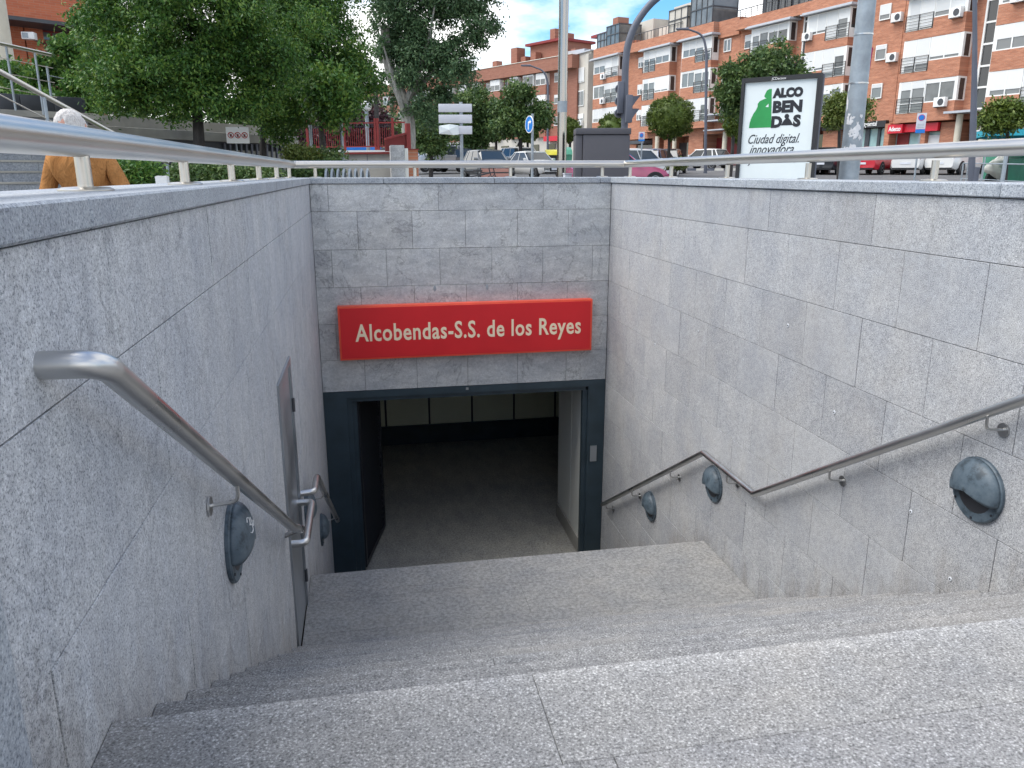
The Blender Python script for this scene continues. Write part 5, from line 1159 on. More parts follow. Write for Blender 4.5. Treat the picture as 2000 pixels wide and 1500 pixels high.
mb = MB(); mb.box(bw_ * .3, bw_ * .7, -.2, -.1, GZ - .05, ZB, FB); mb.build('foot', 'plastic', bb)
def FBm(u, v, z_): 
    p = Vector(FB(u, v, z_)) - bb.location
    return Matrix.Translation(p) @ Matrix(((bd.x, 0, bn.x, 0), (bd.y, 0, bn.y, 0), (0, 1, 0, 0), (0, 0, 0, 1)))
k = bw_ / 151.0            # metres per poster unit
def U(px, py=220):
    a_, b_ = 1438 + (343 - py) * .047 + 0, 1587 + (343 - py) * .083; return (px - a_) / (b_ - a_) * bw_
def ZP(py): return zof(py, 12.97)
def flat(name, mat, pts, v=.004):
    mb = MB(); n = len(pts); mb.add([FB(a, v, b) for a, b in pts], [tuple(range(n))]); o = mb.build(name, mat, bb); return o
# green figure (right edge straight, head and shoulder profile on the left)
fig = [(1507, 173), (1507, 249), (1462, 249), (1463, 240), (1466, 230), (1471, 220), (1476, 213), (1479, 206), (1479, 201), (1483, 196), (1490, 193), (1497, 191), (1494, 190), (1492, 187), (1494, 182), (1497, 176), (1502, 173)]
flat('green_figure', 'green_print', [(U(a, b), ZP(b)) for a, b in fig])
flat('figure_notch', 'poster', [(U(a, b), ZP(b)) for a, b in ((1495, 208), (1501, 202), (1501, 209))], .0055)
for s_, py, sz, xs_, x_ in (('ALCO', 190, .172, 1.0, 1511), ('BEN', 219.5, .226, 1.16, 1508.5), ('D', 248.5, .22, 1.1, 1506), ('S', 247.5, .22, 1.1, 1549.5)):
    text_mesh('lettering', s_, sz, 'black_print', bb, FBm(U(x_, py), .005, ZP(py)), .0008, .0135, 0, xs_ * .95, 'LEFT', 1.02)
flat('letter_figure', 'black_print', [(U(a, b), ZP(b)) for a, b in ((1526, 246), (1531, 237), (1536, 232), (1541, 232), (1545, 237), (1550, 246))], .005)
mb = MB(); mb.lathe([(.036, 0), (.036, .002)], 16, lambda a, b, c: FB(U(1538) + a, .005 + c, ZP(228.5) + b)); mb.build('letter_dot', 'black_print', bb)
text_mesh('lettering', 'Ciudad digital.', .20, 'black_print', bb, FBm(U(1458, 280), .005, ZP(280)), .0008, .0003, .45, .73)
text_mesh('lettering', 'innovadora', .20, 'black_print', bb, FBm(U(1463, 300), .005, ZP(300)), .0008, .0003, .45, .78)
text_mesh('lettering', 'y sostenible', .20, 'black_print', bb, FBm(U(1463, 318), .005, ZP(318)), .0008, .0003, .45, .8)
text_mesh('maker_name', 'JCDecaux', .055, 'white', bb, FBm(bw_ / 2 - .13, .0415, ZT - .056), .0008, 0, 0, 1)
# cabinet
cx0, cy0 = plan(1124, 12.6); cx1, cy1 = plan(1229, 12.6)
cd_ = Vector((cx1 - cx0, cy1 - cy0)); cw = cd_.length; cd_.normalize(); cn = Vector((cd_.y, -cd_.x))
FC = lambda u, v, z_: (cx0 + cd_.x * u + cn.x * v, cy0 + cd_.y * u + cn.y * v, z_)
cb = wthing('utility_cabinet', 'large anthracite metal utility cabinet behind the back rail', 'cabinet', FC(.4, 0, GZ))
mb = MB(); mb.box(.11, cw, -.5, 0, GZ - .02, .56, FC); mb.build('housing', 'anthracite', cb, bevel=.012)
mb = MB(); mb.box(0, .105, -.5, -.02, GZ - .02, .56, FC); mb.build('side_panel', 'anthracite', cb, bevel=.012)
mb = MB(); mb.box(.0, cw + .012, -.52, .015, .567, .66, FC); mb.build('lid', 'anthracite', cb, bevel=.01)
# cabinet white box at its left
q = plan(1109, 13.2); t = wthing('junction_box', 'small white box between the steel column and the cabinet', 'box', (*q, GZ))
mb = MB(); mb.box(q[0] - .06, q[0] + .06, q[1] - .06, q[1] + .06, GZ - .02, -.02 - .0); mb.build('box_body', 'sign_grey', t, bevel=.01)
mb = MB(); mb.box(q[0] - .065, q[0] + .065, q[1] - .065, q[1] + .065, -.019, .0); mb.build('box_lid', 'sign_grey', t)
# blank backs of direction signs
sx_, sy_ = plan(903, 22); g = ground(sx_, sy_); t = wthing('road_sign', 'three blank pale direction panels stacked on one pole, seen from behind', 'sign', (sx_, sy_, g))
mb = MB(); mb.tube([(sx_, sy_, g), (sx_, sy_, zof(199, 22))], .045, 12); mb.build('sign_pole', 'galv', t, smooth=True)
def FG(u, v, z_): return (sx_ + u * math.cos(YA) + v * math.sin(YA), sy_ - u * math.sin(YA) + v * math.cos(YA), z_)
for py0, py1 in ((203, 219), (224, 240.5), (246, 262)):
    mb = MB(); mb.box(-.59, .29, -.06, -.02, zof(py1, 22), zof(py0, 22), FG); mb.build('sign_panel', 'sign_grey', t, bevel=.012)
mb = MB(); z0_, z1_ = zof(264, 22), zof(244, 22); mb.add([FG(-.58, -.075, z0_ + .04), FG(-.2, -.11, z0_), FG(-.06, -.075, z0_ + .02), FG(-.07, -.075, z1_ - .01), FG(-.3, -.10, z1_ + .015), FG(-.57, -.08, z1_ - .02), FG(-.32, -.14, (z0_ + z1_) / 2)], [(i, (i + 1) % 6, 6) for i in range(6)]); mb.build('plastic_wrap', 'poster', t)
# round blue sign
bxp, byp = plan(1040, 25); g = ground(bxp, byp); t = wthing('road_sign', 'round blue sign with a white arrow turning right', 'sign', (bxp, byp, g))
mb = MB(); mb.tube([(bxp, byp, g), (bxp, byp, zof(222, 25))], .04, 12); mb.build('sign_pole', 'galv', t, smooth=True)
th = rad(-62); ux, uy = math.cos(-YA + th), math.sin(-YA + th); nx, ny = uy, -ux
zc = zof(243, 25)
FR = lambda a, b, c: (bxp - nx * 0 - .05 * 0 + (a) * ux + (.06 + c) * nx - .05, byp + a * uy + (.06 + c) * ny, zc + b)
mb = MB(); mb.lathe([(.25, -.02), (.25, .0)], 32, FR); mb.build('sign_rim', 'white', t)
mb = MB(); mb.lathe([(.225, .0005), (.225, .003)], 32, FR); mb.build('sign_face', 'sign_blue', t)
mb = MB(); ar = [(-.06, -.15), (-.01, -.15), (-.01, .02), (.0, .04), (.05, .045), (.05, -.0), (.14, .07), (.05, .14), (.05, .095), (-.02, .09), (-.055, .06), (-.06, .02)]
mb.add([FR(a, b, .006) for a, b in ar], [tuple(range(len(ar)))]); mb.build('arrow', 'white', t)
# parking regulation signs
def regsign(px, d, py0, py1, label, hw=.2):
    x, y = plan(px, d); g = ground(x, y); t = wthing('road_sign', label, 'sign', (x, y, g), 'parking regulation signs')
    Fp = lambda u, v, z_: (x + u * math.cos(YA + .6) + v * math.sin(YA + .6), y - u * math.sin(YA + .6) + v * math.cos(YA + .6), z_)
    z1_, z0_ = zof(py0, d), zof(py1, d); hh = z1_ - z0_
    mb = MB(); mb.tube([(x, y, g), (x, y, z1_ - .03)], .03, 10); mb.build('sign_pole', 'galv', t, smooth=True)
    mb = MB(); mb.box(-hw, hw, -.06, -.031, z0_ + hh * .2, z1_, Fp); mb.build('sign_plate', 'sign_grey', t)
    mb = MB(); mb.box(-hw, hw, -.06, -.031, z0_, z0_ + hh * .185, Fp); mb.build('sub_plate', 'sign_blue', t)
    mb = MB(); mb.lathe([(hw * .72, .0), (hw * .72, .004)], 20, lambda a, b, c: Fp(a, -.061 - c, z1_ - hw * 1.0 + b)); mb.build('roundel_rim', 'magenta', t)
    mb = MB(); mb.lathe([(hw * .58, .0045), (hw * .58, .007)], 20, lambda a, b, c: Fp(a, -.061 - c, z1_ - hw * 1.0 + b)); mb.build('roundel', 'sign_blue', t)
    for k_ in range(3):
        mb = MB(); mb.box(-hw * .7, hw * .7, -.063, -.0605, z0_ + hh * (.27 + .08 * k_), z0_ + hh * (.29 + .08 * k_), Fp); mb.build('print_line', 'galv', t)
regsign(1788, 27, 222, 261, 'white parking sign with a blue band in front of the red office', .14)
regsign(1252, 34, 258, 276, 'small white parking sign just right of the dark cabinet', .13)
# waste containers
def bin_(px, d, w_, hh, body, lid, label, name='waste_container', yaw=0.0):
    x, y = plan(px, d); g = ground(x, y); t = thing(name, label, 'container', (x, y, g), cdir(yaw))
    mb = MB(); mb.add([(-w_ * .42, -.4, .12), (w_ * .42, -.4, .12), (w_ * .42, .4, .12), (-w_ * .42, .4, .12), (-w_ / 2, -.5, hh), (w_ / 2, -.5, hh), (w_ / 2, .5, hh), (-w_ / 2, .5, hh)], [(0, 3, 2, 1), (4, 5, 6, 7), (0, 1, 5, 4), (1, 2, 6, 5), (2, 3, 7, 6), (3, 0, 4, 7)]); mb.build('bin_body', body, t, bevel=.03)
    mb = MB(); mb.add([(-w_ * .52, -.55, hh + .01), (w_ * .52, -.55, hh + .01), (w_ * .52, .52, hh + .01), (-w_ * .52, .52, hh + .01), (-w_ * .48, -.3, hh + .28), (w_ * .48, -.3, hh + .28), (w_ * .48, .5, hh + .42), (-w_ * .48, .5, hh + .42)], [(0, 3, 2, 1), (4, 5, 6, 7), (0, 1, 5, 4), (1, 2, 6, 5), (2, 3, 7, 6), (3, 0, 4, 7)]); mb.build('bin_lid', lid, t, bevel=.03)
    for a in (-1, 1):
        mb = MB(); mb.lathe([(.09, -.03), (.09, .03)], 12, lambda p, q_, r_: (a * w_ * .36 + r_, -.35 + p, .09 + q_)); mb.build('castor', 'rubber', t)
bin_(1077, 60, .9, 1.1, 'plastic', 'yellow', 'dark waste container with a yellow lid left of the steel column')
bin_(1103, 44, .75, 1.2, 'green_bin', 'green_bin', 'green container squeezed between the steel column and the cabinet')
bin_(1948, 33, .8, 1.3, 'green_bin', 'green_bin', 'tall green container right of the rightmost white car')
bin_(1996, 30, .7, 1.0, 'green_bin', 'green_bin', 'green bin at the right picture edge under the tent')
# covered scooter
x, y = plan(1964, 31); g = ground(x, y); t = thing('covered_scooter', 'motor scooter under a pale crumpled cover near the green containers', 'scooter', (x, y, g), cdir(75))
bm = bmesh.new(); bmesh.ops.create_icosphere(bm, subdivisions=4, radius=1)
for v in bm.verts:
    c = v.co; c.x *= .38; c.y *= .95; c.z = .62 + c.z * (.5 + .16 * math.sin(c.y * 3.2 + 1)); k_ = .05 * math.sin(c.y * 17 + c.z * 9) * math.cos(c.x * 21); c.x += k_; c.z += k_
me = bpy.data.meshes.new('cover'); bm.to_mesh(me); bm.free(); me.polygons.foreach_set('use_smooth', [True] * len(me.polygons)); link('cover', me, 'awning', t)
for yy in (-.62, .62):
    mb = MB(); mb.lathe([(.12, -.05), (.24, -.05), (.25, 0), (.24, .05), (.12, .05)], 18, lambda a, b, c: (c, yy + a, .25 + b)); mb.build('wheel', 'rubber', t, smooth=True)
# tent
x, y = plan(1998, 29); g = ground(x, y); t = thing('market_tent', 'turquoise market tent with a white valance at the right edge', 'tent', (x, y, g), cdir(20))
hw, ht, pk = 1.55, 1.95, 2.6
mb = MB(); mb.add([(-hw, -hw, ht), (hw, -hw, ht), (hw, hw, ht), (-hw, hw, ht), (0, 0, pk), (-hw, -hw, ht - .02), (hw, -hw, ht - .02), (hw, hw, ht - .02), (-hw, hw, ht - .02), (0, 0, pk - .03)], [(0, 1, 4), (1, 2, 4), (2, 3, 4), (3, 0, 4), (5, 9, 6), (6, 9, 7), (7, 9, 8), (8, 9, 5)]); mb.build('canopy', 'teal', t)
for a, b, c_, d_ in ((-hw, hw, -hw - .01, -hw), (-hw, hw, hw, hw + .01), (-hw - .01, -hw, -hw, hw), (hw, hw + .01, -hw, hw)):
    mb = MB(); mb.box(a, b, c_, d_, ht - .22, ht - .001); mb.build('valance', 'teal', t); mb = MB(); mb.box(a - .003, b + .003, c_ - .003, d_ + .003, ht - .0, ht + .05); mb.build('valance_trim', 'white', t)
for a in (-1, 1):
    for b in (-1, 1):
        mb = MB(); mb.box(a * (hw - .05) - .02, a * (hw - .05) + .02, b * (hw - .05) - .02, b * (hw - .05) + .02, 0, ht - .03); mb.build('tent_leg', 'galv', t)
# railing between pavement and car park at far right
x0_, y0_ = plan(1880, 25); x1_, y1_ = plan(2060, 21); t = wthing('barrier', 'thin metal barrier rail beyond the coping at far right', 'barrier', (x0_, y0_, ground(x0_, y0_)))
g0_, g1_ = ground(x0_, y0_), ground(x1_, y1_); mb = MB(); mb.tube([(x0_, y0_, g0_ + .95), (x1_, y1_, g1_ + .95)], .018, 8); mb.build('top_rail', 'galv', t); mb = MB(); mb.tube([(x0_, y0_, g0_ + .5), (x1_, y1_, g1_ + .5)], .012, 8); mb.build('mid_rail', 'galv', t)
for k_ in range(5):
    u = k_ / 4; xx, yy, gg = x0_ + (x1_ - x0_) * u, y0_ + (y1_ - y0_) * u, g0_ + (g1_ - g0_) * u; mb = MB(); mb.tube([(xx, yy, gg), (xx, yy, gg + .95)], .022, 8); mb.build('barrier_post', 'galv', t)
q = plan(1961, 12.5); t = wthing('bollard_post', 'slim grey post just beyond the coping at far right', 'post', (*q, GZ)); mb = MB(); mb.tube([(*q, GZ), (*q, .40 - .1)], .03, 12); mb.build('post_tube', 'galv', t, smooth=True); mb = MB(); mb.tube([(*q, .30), (*q, .32)], .034, 12); mb.build('post_cap', 'galv', t)
# kerb with white and dark blocks
kr = []
a_, b_ = plan(1290, 59.5), plan(1450, 58)
kd = Vector((b_[0] - a_[0], b_[1] - a_[1])); kl = kd.length; kd.normalize(); kn = Vector((kd.y, -kd.x)); kt = wthing('kerb', 'kerb of alternating white and dark blocks across the street', 'kerb', (*a_, ground(*a_)))
nseg = 9
for i in range(nseg):
    u0, u1 = kl * i / nseg, kl * (i + 1) / nseg; FK = lambda u, v, z_: (a_[0] + kd.x * u + kn.x * v, a_[1] + kd.y * u + kn.y * v, z_)
    pm = FK((u0 + u1) / 2, 0, 0); gg = ground(pm[0], pm[1]); mb = MB(); mb.box(u0 + .01, u1 - .01, -.1, .1, gg - .2, gg + .16, FK); mb.build('kerb_stone', 'kerb_white' if i % 2 == 0 else 'lamp_grey', kt)

# pale footpath beyond the back rail
mb = MB(); vs = []; fs = []
for j, d_ in enumerate((13, 20, 27, 34, 41)):
    for i, p_ in enumerate((812, 860, 910, 960, 1000)):
        x, y = plan(p_ + (i * (5 - j) * 3), d_); vs.append((x, y, ground(x, y) + .06))
for j in range(4):
    for i in range(4): a = j * 5 + i; fs.append((a, a + 1, a + 6, a + 5))
mb.add(vs, fs); structure(mb.build('footpath', 'footpath'))
# ------------------------------------------------------------------ playground and wall beyond
def seg(pxa, da, pxb, db):
    A = Vector(plan(pxa, da)); Bv = Vector(plan(pxb, db)); D_ = Bv - A; l = D_.length; D_.normalize(); n_ = Vector((D_.y, -D_.x))
    return (lambda u, v, z_: (A.x + D_.x * u + n_.x * v, A.y + D_.y * u + n_.y * v, z_)), l, A
F, l, A = seg(600, 20.5, 766, 20); pw_ = wthing('concrete_wall', 'low concrete wall with a red capping below the playground', 'wall', (A.x, A.y, GZ))
mb = MB(); mb.box(0, l, -.2, 0, GZ - .1, .50, F); mb.build('wall_body', 'concrete', pw_)
for k_ in (.35, .72): 
    mb = MB(); mb.box(l * k_, l * k_ + .015, .0005, .004, GZ, .5, F); mb.build('wall_joint', 'lamp_grey', pw_)
mb = MB(); mb.box(0, l, -.24, .05, .501, .545, F); mb.build('capping', 'white', pw_); mb = MB(); mb.box(0, l, -.23, .055, .455, .50, F); mb.build('capping_edge', 'red_metal', pw_)
fc = wthing('playground_fence', 'red metal playground fence with tall posts on the concrete wall', 'fence', (A.x, A.y, .55))
zt_ = zof(238, 20); mb = MB(); mb.box(0, l * 1.15, -.12, -.09, zt_ - .02, zt_ + .01, F); mb.build('fence_top_rail', 'red_metal', fc)
mb = MB(); mb.box(0, l, -.12, -.09, .62, .65, F); mb.build('fence_bottom_rail', 'red_metal', fc)
for k_ in (.0, .41, .44, .80, .83, 1.0):
    mb = MB(); mb.box(l * k_, l * k_ + .05, -.13, -.08, .545, zt_ + .1, F); mb.build('fence_post', 'red_metal', fc)
for k_ in range(40):
    mb = MB(); mb.box(l * (k_ + .5) / 40, l * (k_ + .5) / 40 + .012, -.11, -.098, .65, .65 + .42, F); mb.build('fence_bar', 'red_metal', fc)
mb = MB(); 
for k_ in range(34): mb.box(l * (k_ + .3) / 34, l * (k_ + .3) / 34 + .006, -.108, -.102, 1.07, zt_, F)
for k_ in range(5): mb.box(0, l, -.1085, -.1015, 1.1 + k_ * .13, 1.106 + k_ * .13, F)
structure(mb.build('fence_mesh', 'dark_metal', fc), 'stuff')
# slatted red ramp panel and end post
F, l, A = seg(755, 19.4, 796, 19.6); rp = wthing('ramp_railing', 'slatted dark red ramp panel ending at a thick red post', 'railing', (A.x, A.y, .6))
zs0, zs1 = zof(274, 19.5), zof(262, 19.5)
for k_ in range(22):
    u = l * k_ / 22; mb = MB(); mb.box(u, u + l / 22 * .7, -.03, 0, .50 - .0, zs0 + (zs1 - zs0) * k_ / 22, F); mb.build('slat', 'red_metal', rp)
mb = MB(); mb.add([F(0, .03, zs0), F(l, .03, zs1), F(l, -.06, zs1), F(0, -.06, zs0), F(0, .03, zs0 + .05), F(l, .03, zs1 + .05), F(l, -.06, zs1 + .05), F(0, -.06, zs0 + .05)], [(0, 3, 2, 1), (4, 5, 6, 7), (0, 1, 5, 4), (1, 2, 6, 5), (2, 3, 7, 6), (3, 0, 4, 7)]); mb.build('hand_rail', 'red_metal', rp)
mb = MB(); mb.box(l, l + .10, -.09, .05, .40, zof(240, 19.5), F); mb.build('end_post', 'red_metal', rp)
q = plan(779, 18.3); t = wthing('stone_block', 'grey granite block at the end of the playground wall', 'block', (*q, GZ)); mb = MB(); mb.box(q[0] - .17, q[0] + .13, q[1] - .3, q[1] + .3, GZ, zof(284, 18.3)); mb.build('block_body', 'gran_back', t, bevel=.01); mb = MB(); mb.box(q[0] + .131, q[0] + .21, q[1] - .3, q[1] + .3, GZ, zof(290, 18.3)); mb.build('block_side', 'white_panel', t, bevel=.01)
q = plan(806, 18.8); t = wthing('brick_pier', 'short orange brick pier right of the grey block', 'pier', (*q, GZ)); mb = MB(); mb.box(q[0] - .13, q[0] + .13, q[1] - .2, q[1] + .2, GZ, zof(293, 18.8)); mb.build('pier_body', 'brick', t); mb = MB(); mb.box(q[0] - .15, q[0] + .15, q[1] - .22, q[1] + .22, zof(293, 18.8) + .001, zof(291, 18.8)); mb.build('pier_cap', 'red_metal', t)
# thin poles by the playground, globe lamp
for px, d, py, lab in ((672, 16, 215, 'thin galvanised pole in front of the playground wall'), (612, 15.5, 248, 'short thin pole between tree trunks before the playground')):
    q = plan(px, d); t = wthing('thin_pole', lab, 'pole', (*q, GZ)); mb = MB(); mb.tube([(*q, GZ), (*q, zof(py, d))], .03, 10); mb.build('pole_tube', 'galv', t, smooth=True); mb = MB(); mb.tube([(*q, zof(py, d)), (*q, zof(py, d) + .04)], .036, 10); mb.build('pole_cap', 'galv', t)
q = plan(722, 24); t = wthing('globe_lamp', 'park lamp with a white globe over the playground', 'lamp', (*q, GZ)); mb = MB(); mb.tube([(*q, GZ), (*q, zof(212, 24))], .055, 12); mb.build('pole', 'galv', t, smooth=True)
mb = MB(); zc_ = zof(207, 24); mb.lathe([(0.15 * math.sin(rad(a)) + .0005, zc_ - 0.15 * math.cos(rad(a))) for a in range(0, 181, 12)], 20, lambda a, b, c: (q[0] + a, q[1] + b, c)); mb.build('globe', 'white', t, smooth=True)
q = plan(741, 24); t = wthing('wooden_post', 'tall brown post beside the globe lamp', 'post', (*q, GZ)); mb = MB(); mb.tube([(*q, GZ), (*q, zof(150, 24))], .07, 10); mb.build('post_shaft', 'bark_dark', t, smooth=True); mb = MB(); mb.tube([(*q, zof(150, 24)), (*q, zof(150, 24) + .05)], .08, 10); mb.build('post_cap', 'dark_metal', t)
q = plan(700, 26); t = wthing('play_slide', 'blue play platform just above the playground wall', 'play equipment', (*q, 0)); mb = MB(); mb.box(q[0] - .5, q[0] + .75, q[1] - .3, q[1] + .3, .55, .80); mb.build('platform', 'sign_blue', t, bevel=.02)
for a in (-.45, .7): mb = MB(); mb.box(q[0] + a - .03, q[0] + a + .03, q[1] - .3, q[1] - .24, GZ, .55); mb.build('leg', 'red_metal', t)
# bicycle hoops
bk = wthing('bicycle_rack', 'row of grey bicycle hoops behind the back rail', 'bicycle rack', (*plan(690, 13), GZ))
for i in range(8):
    qa = Vector(plan(632 + i * 11.5, 12.6)); qb = Vector(plan(632 + i * 11.5 + 12, 13.6)); dd = (qb - qa).normalized(); c_ = (qa + qb) / 2
    pts = [(c_ + dd * (.36 * math.cos(rad(a))), GZ + .55 + .62 * math.sin(rad(a))) for a in range(-0, 181, 15)]; pts = [(p.x, p.y, z_) for p, z_ in pts]
    pts = [(pts[0][0], pts[0][1], GZ)] + pts + [(pts[-1][0], pts[-1][1], GZ)]; mb = MB(); mb.tube(pts, .02, 8); mb.build('hoop', 'galv', bk, smooth=True)
# salmon bench and bicycles
q = plan(968, 24); t = thing('bench', 'salmon slatted bench behind the back rail left of the white coupe', 'bench', (*q, ground(*q)), cdir(0))
for k_ in range(4): mb = MB(); mb.box(-.42, .42, -.25 + k_ * .11, -.17 + k_ * .11, .43, .46); mb.build('seat_slat', 'wood', t)
for k_ in range(3): mb = MB(); mb.box(-.42, .42, .2, .23, .55 + k_ * .14, .65 + k_ * .14); mb.build('back_slat', 'wood', t)
for a in (-.38, .38):
    mb = MB(); mb.box(a - .03, a + .03, -.2, .24, .36, .429); mb.box(a - .03, a + .03, -.2, -.14, 0, .36); mb.box(a - .03, a + .03, .231, .26, 0, .95); mb.build('bench_leg', 'dark_metal', t)
def bicycle(px, d, label, hd):
    q = plan(px, d); t = thing('bicycle', label, 'bicycle', (*q, ground(*q)), cdir(hd), 'bicycles left of the bench')
    for yy in (-.52, .52):
        mb = MB(); mb.tube([(0, yy + .33 * math.cos(rad(a)), .34 + .33 * math.sin(rad(a))) for a in range(0, 361, 20)], .018, 6, False); w_o = mb.build('wheel', 'rubber', t, smooth=True)
        mb = MB()
        for a in range(0, 180, 30): mb.tube([(0, yy + .32 * math.cos(rad(a)), .34 + .32 * math.sin(rad(a))), (0, yy - .32 * math.cos(rad(a)), .34 - .32 * math.sin(rad(a)))], .003, 4)
        structure(mb.build('spokes', 'rim', w_o), 'stuff')
    mb = MB(); 
    for p_, r_ in (((0, -.52, .34), (0, -.1, .3)), ((0, -.1, .3), (0, -.22, .85)), ((0, -.52, .34), (0, -.2, .75)), ((0, -.1, .3), (0, .35, .78)), ((0, -.2, .75), (0, .35, .85)), ((0, .52, .34), (0, .33, .98))): mb.tube([p_, r_], .016, 8)
    mb.build('bicycle_frame', 'black', t); mb = MB(); mb.box(-.07, .07, -.34, -.1, .86, .91); mb.build('saddle', 'plastic', t, bevel=.02); mb = MB(); mb.tube([(-.28, .25, 1.0), (0, .33, .99), (.28, .25, 1.0)], .014, 8); mb.build('handlebar', 'rim', t)
bicycle(932, 22, 'dark bicycle leaning at the left end of the bench', 75); bicycle(946, 23, 'bicycle closest to the salmon bench', 50)

# concrete ramp wall with notice panel
F, l, A = seg(175, 13.5, 585, 18.0); rw = wthing('ramp_wall', 'long grey concrete ramp wall under the trees with a pale ledge', 'wall', (A.x, A.y, GZ))
mb = MB(); mb.box(0, l, -.6, -.12, GZ - .1, .60, F); mb.build('wall_body', 'dark_granite', rw)
mb = MB(); mb.box(-.1, l + .05, -.7, .0, .601, .77, F); mb.build('ledge', 'concrete', rw, bevel=.01)
mb = MB(); mb.box(l * .55, l, -.119, -.10, GZ, .45, F); mb.build('lower_facing', 'concrete', rw)
for k_ in range(14):
    u = l * (.6 + .4 * k_ / 14); mb = MB(); mb.box(u, u + .04, -.0999, -.07, -.2, .58, F); mb.build('wall_rib', 'lamp_grey', rw)
mb = MB(); mb.box(l * .15, l * .98, -1.2, -.75, .3, 1.0, F); mb.build('rear_parapet', 'concrete', rw)
F3, l3, A3 = seg(-150, 12.6, 186, 14.3); tw = wthing('terrace_wall', 'dark polished granite parapet of the upper terrace over a pale ledge', 'wall', (A3.x, A3.y, GZ))
for k_ in range(5): mb = MB(); mb.box(l3 * k_ / 5, l3 * (k_ + 1) / 5 - .006, -.35, 0, 1.0, 1.25, F3); mb.build('parapet_slab', 'dark_granite', tw, bevel=.006)
mb = MB(); mb.box(0, l3 + .2, -.45, .1, .90, .999, F3); mb.build('ledge', 'concrete', tw); mb = MB(); mb.box(0, l3, -.4, 0, GZ, .899, F3); mb.build('wall_body', 'stone_blocks', tw)
F2, l2, A2 = seg(449, 15.2, 493, 15.3); nb = wthing('notice_board', 'white notice with three round prohibition symbols, tilted beside the dark trunk', 'sign', (A2.x, A2.y, .6))
zt_, zb_ = zof(247, 15.2), zof(279, 15.2)
mb = MB(); mb.box(0, l2, -.015, 0, zb_, zt_, F2); mb.build('board', 'white', nb)
mb = MB(); mb.box(l2 * .4, l2 * .44, -.05, -.016, GZ, zt_, F2); mb.build('board_post', 'galv', nb)
for i in range(3):
    cxu = l2 * (.2 + .3 * i); czu = (zt_ + zb_) / 2
    mb = MB(); mb.lathe([(.055, .001), (.055, .004), (.042, .004), (.042, .001)], 20, lambda a, b, c: F2(cxu + a, c, czu + b), closed=False); mb.build('prohibition_ring', 'tail_red', nb)
    mb = MB(); mb.add([F2(cxu - .036, .0045, czu + .028), F2(cxu - .028, .0045, czu + .036), F2(cxu + .036, .0045, czu - .028), F2(cxu + .028, .0045, czu - .036)], [(0, 1, 2, 3)]); mb.build('prohibition_bar', 'tail_red', nb)
    mb = MB(); mb.box(cxu - .018, cxu + .018, .001, .003, czu - .028, czu + .02, F2); mb.build('pictogram', 'black', nb)

# terrace steps at the far left
F, l, A = seg(-260, 9.8, 330, 12.2); ts = wthing('terrace_steps', 'pale stone steps rising to the terrace at the far left', 'steps', (A.x, A.y, GZ))
for k_ in range(12):
    z1_ = GZ + .165 * (k_ + 1); sh_ = l
    nst = 6
    for i in range(nst):
        u0, u1 = sh_ * i / nst, sh_ * (i + 1) / nst
        me = None; mb = MB(); mb.box(u0 + .002, u1 - .002, -.34 * (k_ + 1) - .04, -.34 * k_, z1_ - .165, z1_ - .03, F); mb.build('riser_stone', 'stone_blocks', ts)
    mb = MB(); mb.box(0, sh_ + .01, -.34 * (k_ + 1) - .04, -.34 * k_ + .025, z1_ - .0295, z1_, F); mb.build('tread_edge', 'concrete', ts)
# cable railing going down to the right
def cable_rail(label, pts, dist, posts, drops, rtop, group=None):
    (xa, ya), (xb, yb_) = pts; (da, db) = dist
    Pa = Vector((*plan(xa, da, ya), zof(ya, da))); Pb = Vector((*plan(xb, db, yb_), zof(yb_, db)))
    t = wthing('cable_railing', label, 'railing', (Pb.x, Pb.y, ground(Pb.x, Pb.y)))
    mb = MB(); mb.tube([Pa, Pb], rtop, 14); mb.build('top_tube', 'steel_top', t, smooth=True)
    for dz in drops: mb = MB(); mb.tube([Pa - Vector((0, 0, dz)), Pb - Vector((0, 0, dz))], .007, 6); mb.build('cable', 'steel_top', t)
    for u, dn in posts:
        P_ = Pa.lerp(Pb, u); mb = MB(); mb.tube([P_, P_ - Vector((0, 0, dn))], .018, 8); mb.build('rail_post', 'galv', t, smooth=True)
    return t
cable_rail('steel cable railing sloping down behind the head of the person', ((-60, 105), (328, 317)), (8.2, 10.2), ((.02, 1.0), (.32, 1.0), (.995, .9)), (.24, .48), .026)
cable_rail('upper cable railing of the terrace at the top left', ((-70, 68), (100, 106)), (12.5, 13.6), ((.1, .95), (.46, .95), (.80, .95)), (.2, .42, .64), .028)
Pq = plan(122, 14.2); t = wthing('railing_post', 'lone steel post ending the upper cable railing beside the tree', 'post', (*Pq, 1)); mb = MB(); mb.tube([(*Pq, 1.2), (*Pq, zof(128, 14.2))], .02, 8); mb.build('post_tube', 'galv', t, smooth=True); mb = MB(); mb.tube([(*Pq, zof(146, 14.2)), (*plan(150, 14.4), zof(152, 14.4))], .007, 6); mb.build('cable', 'galv', t)
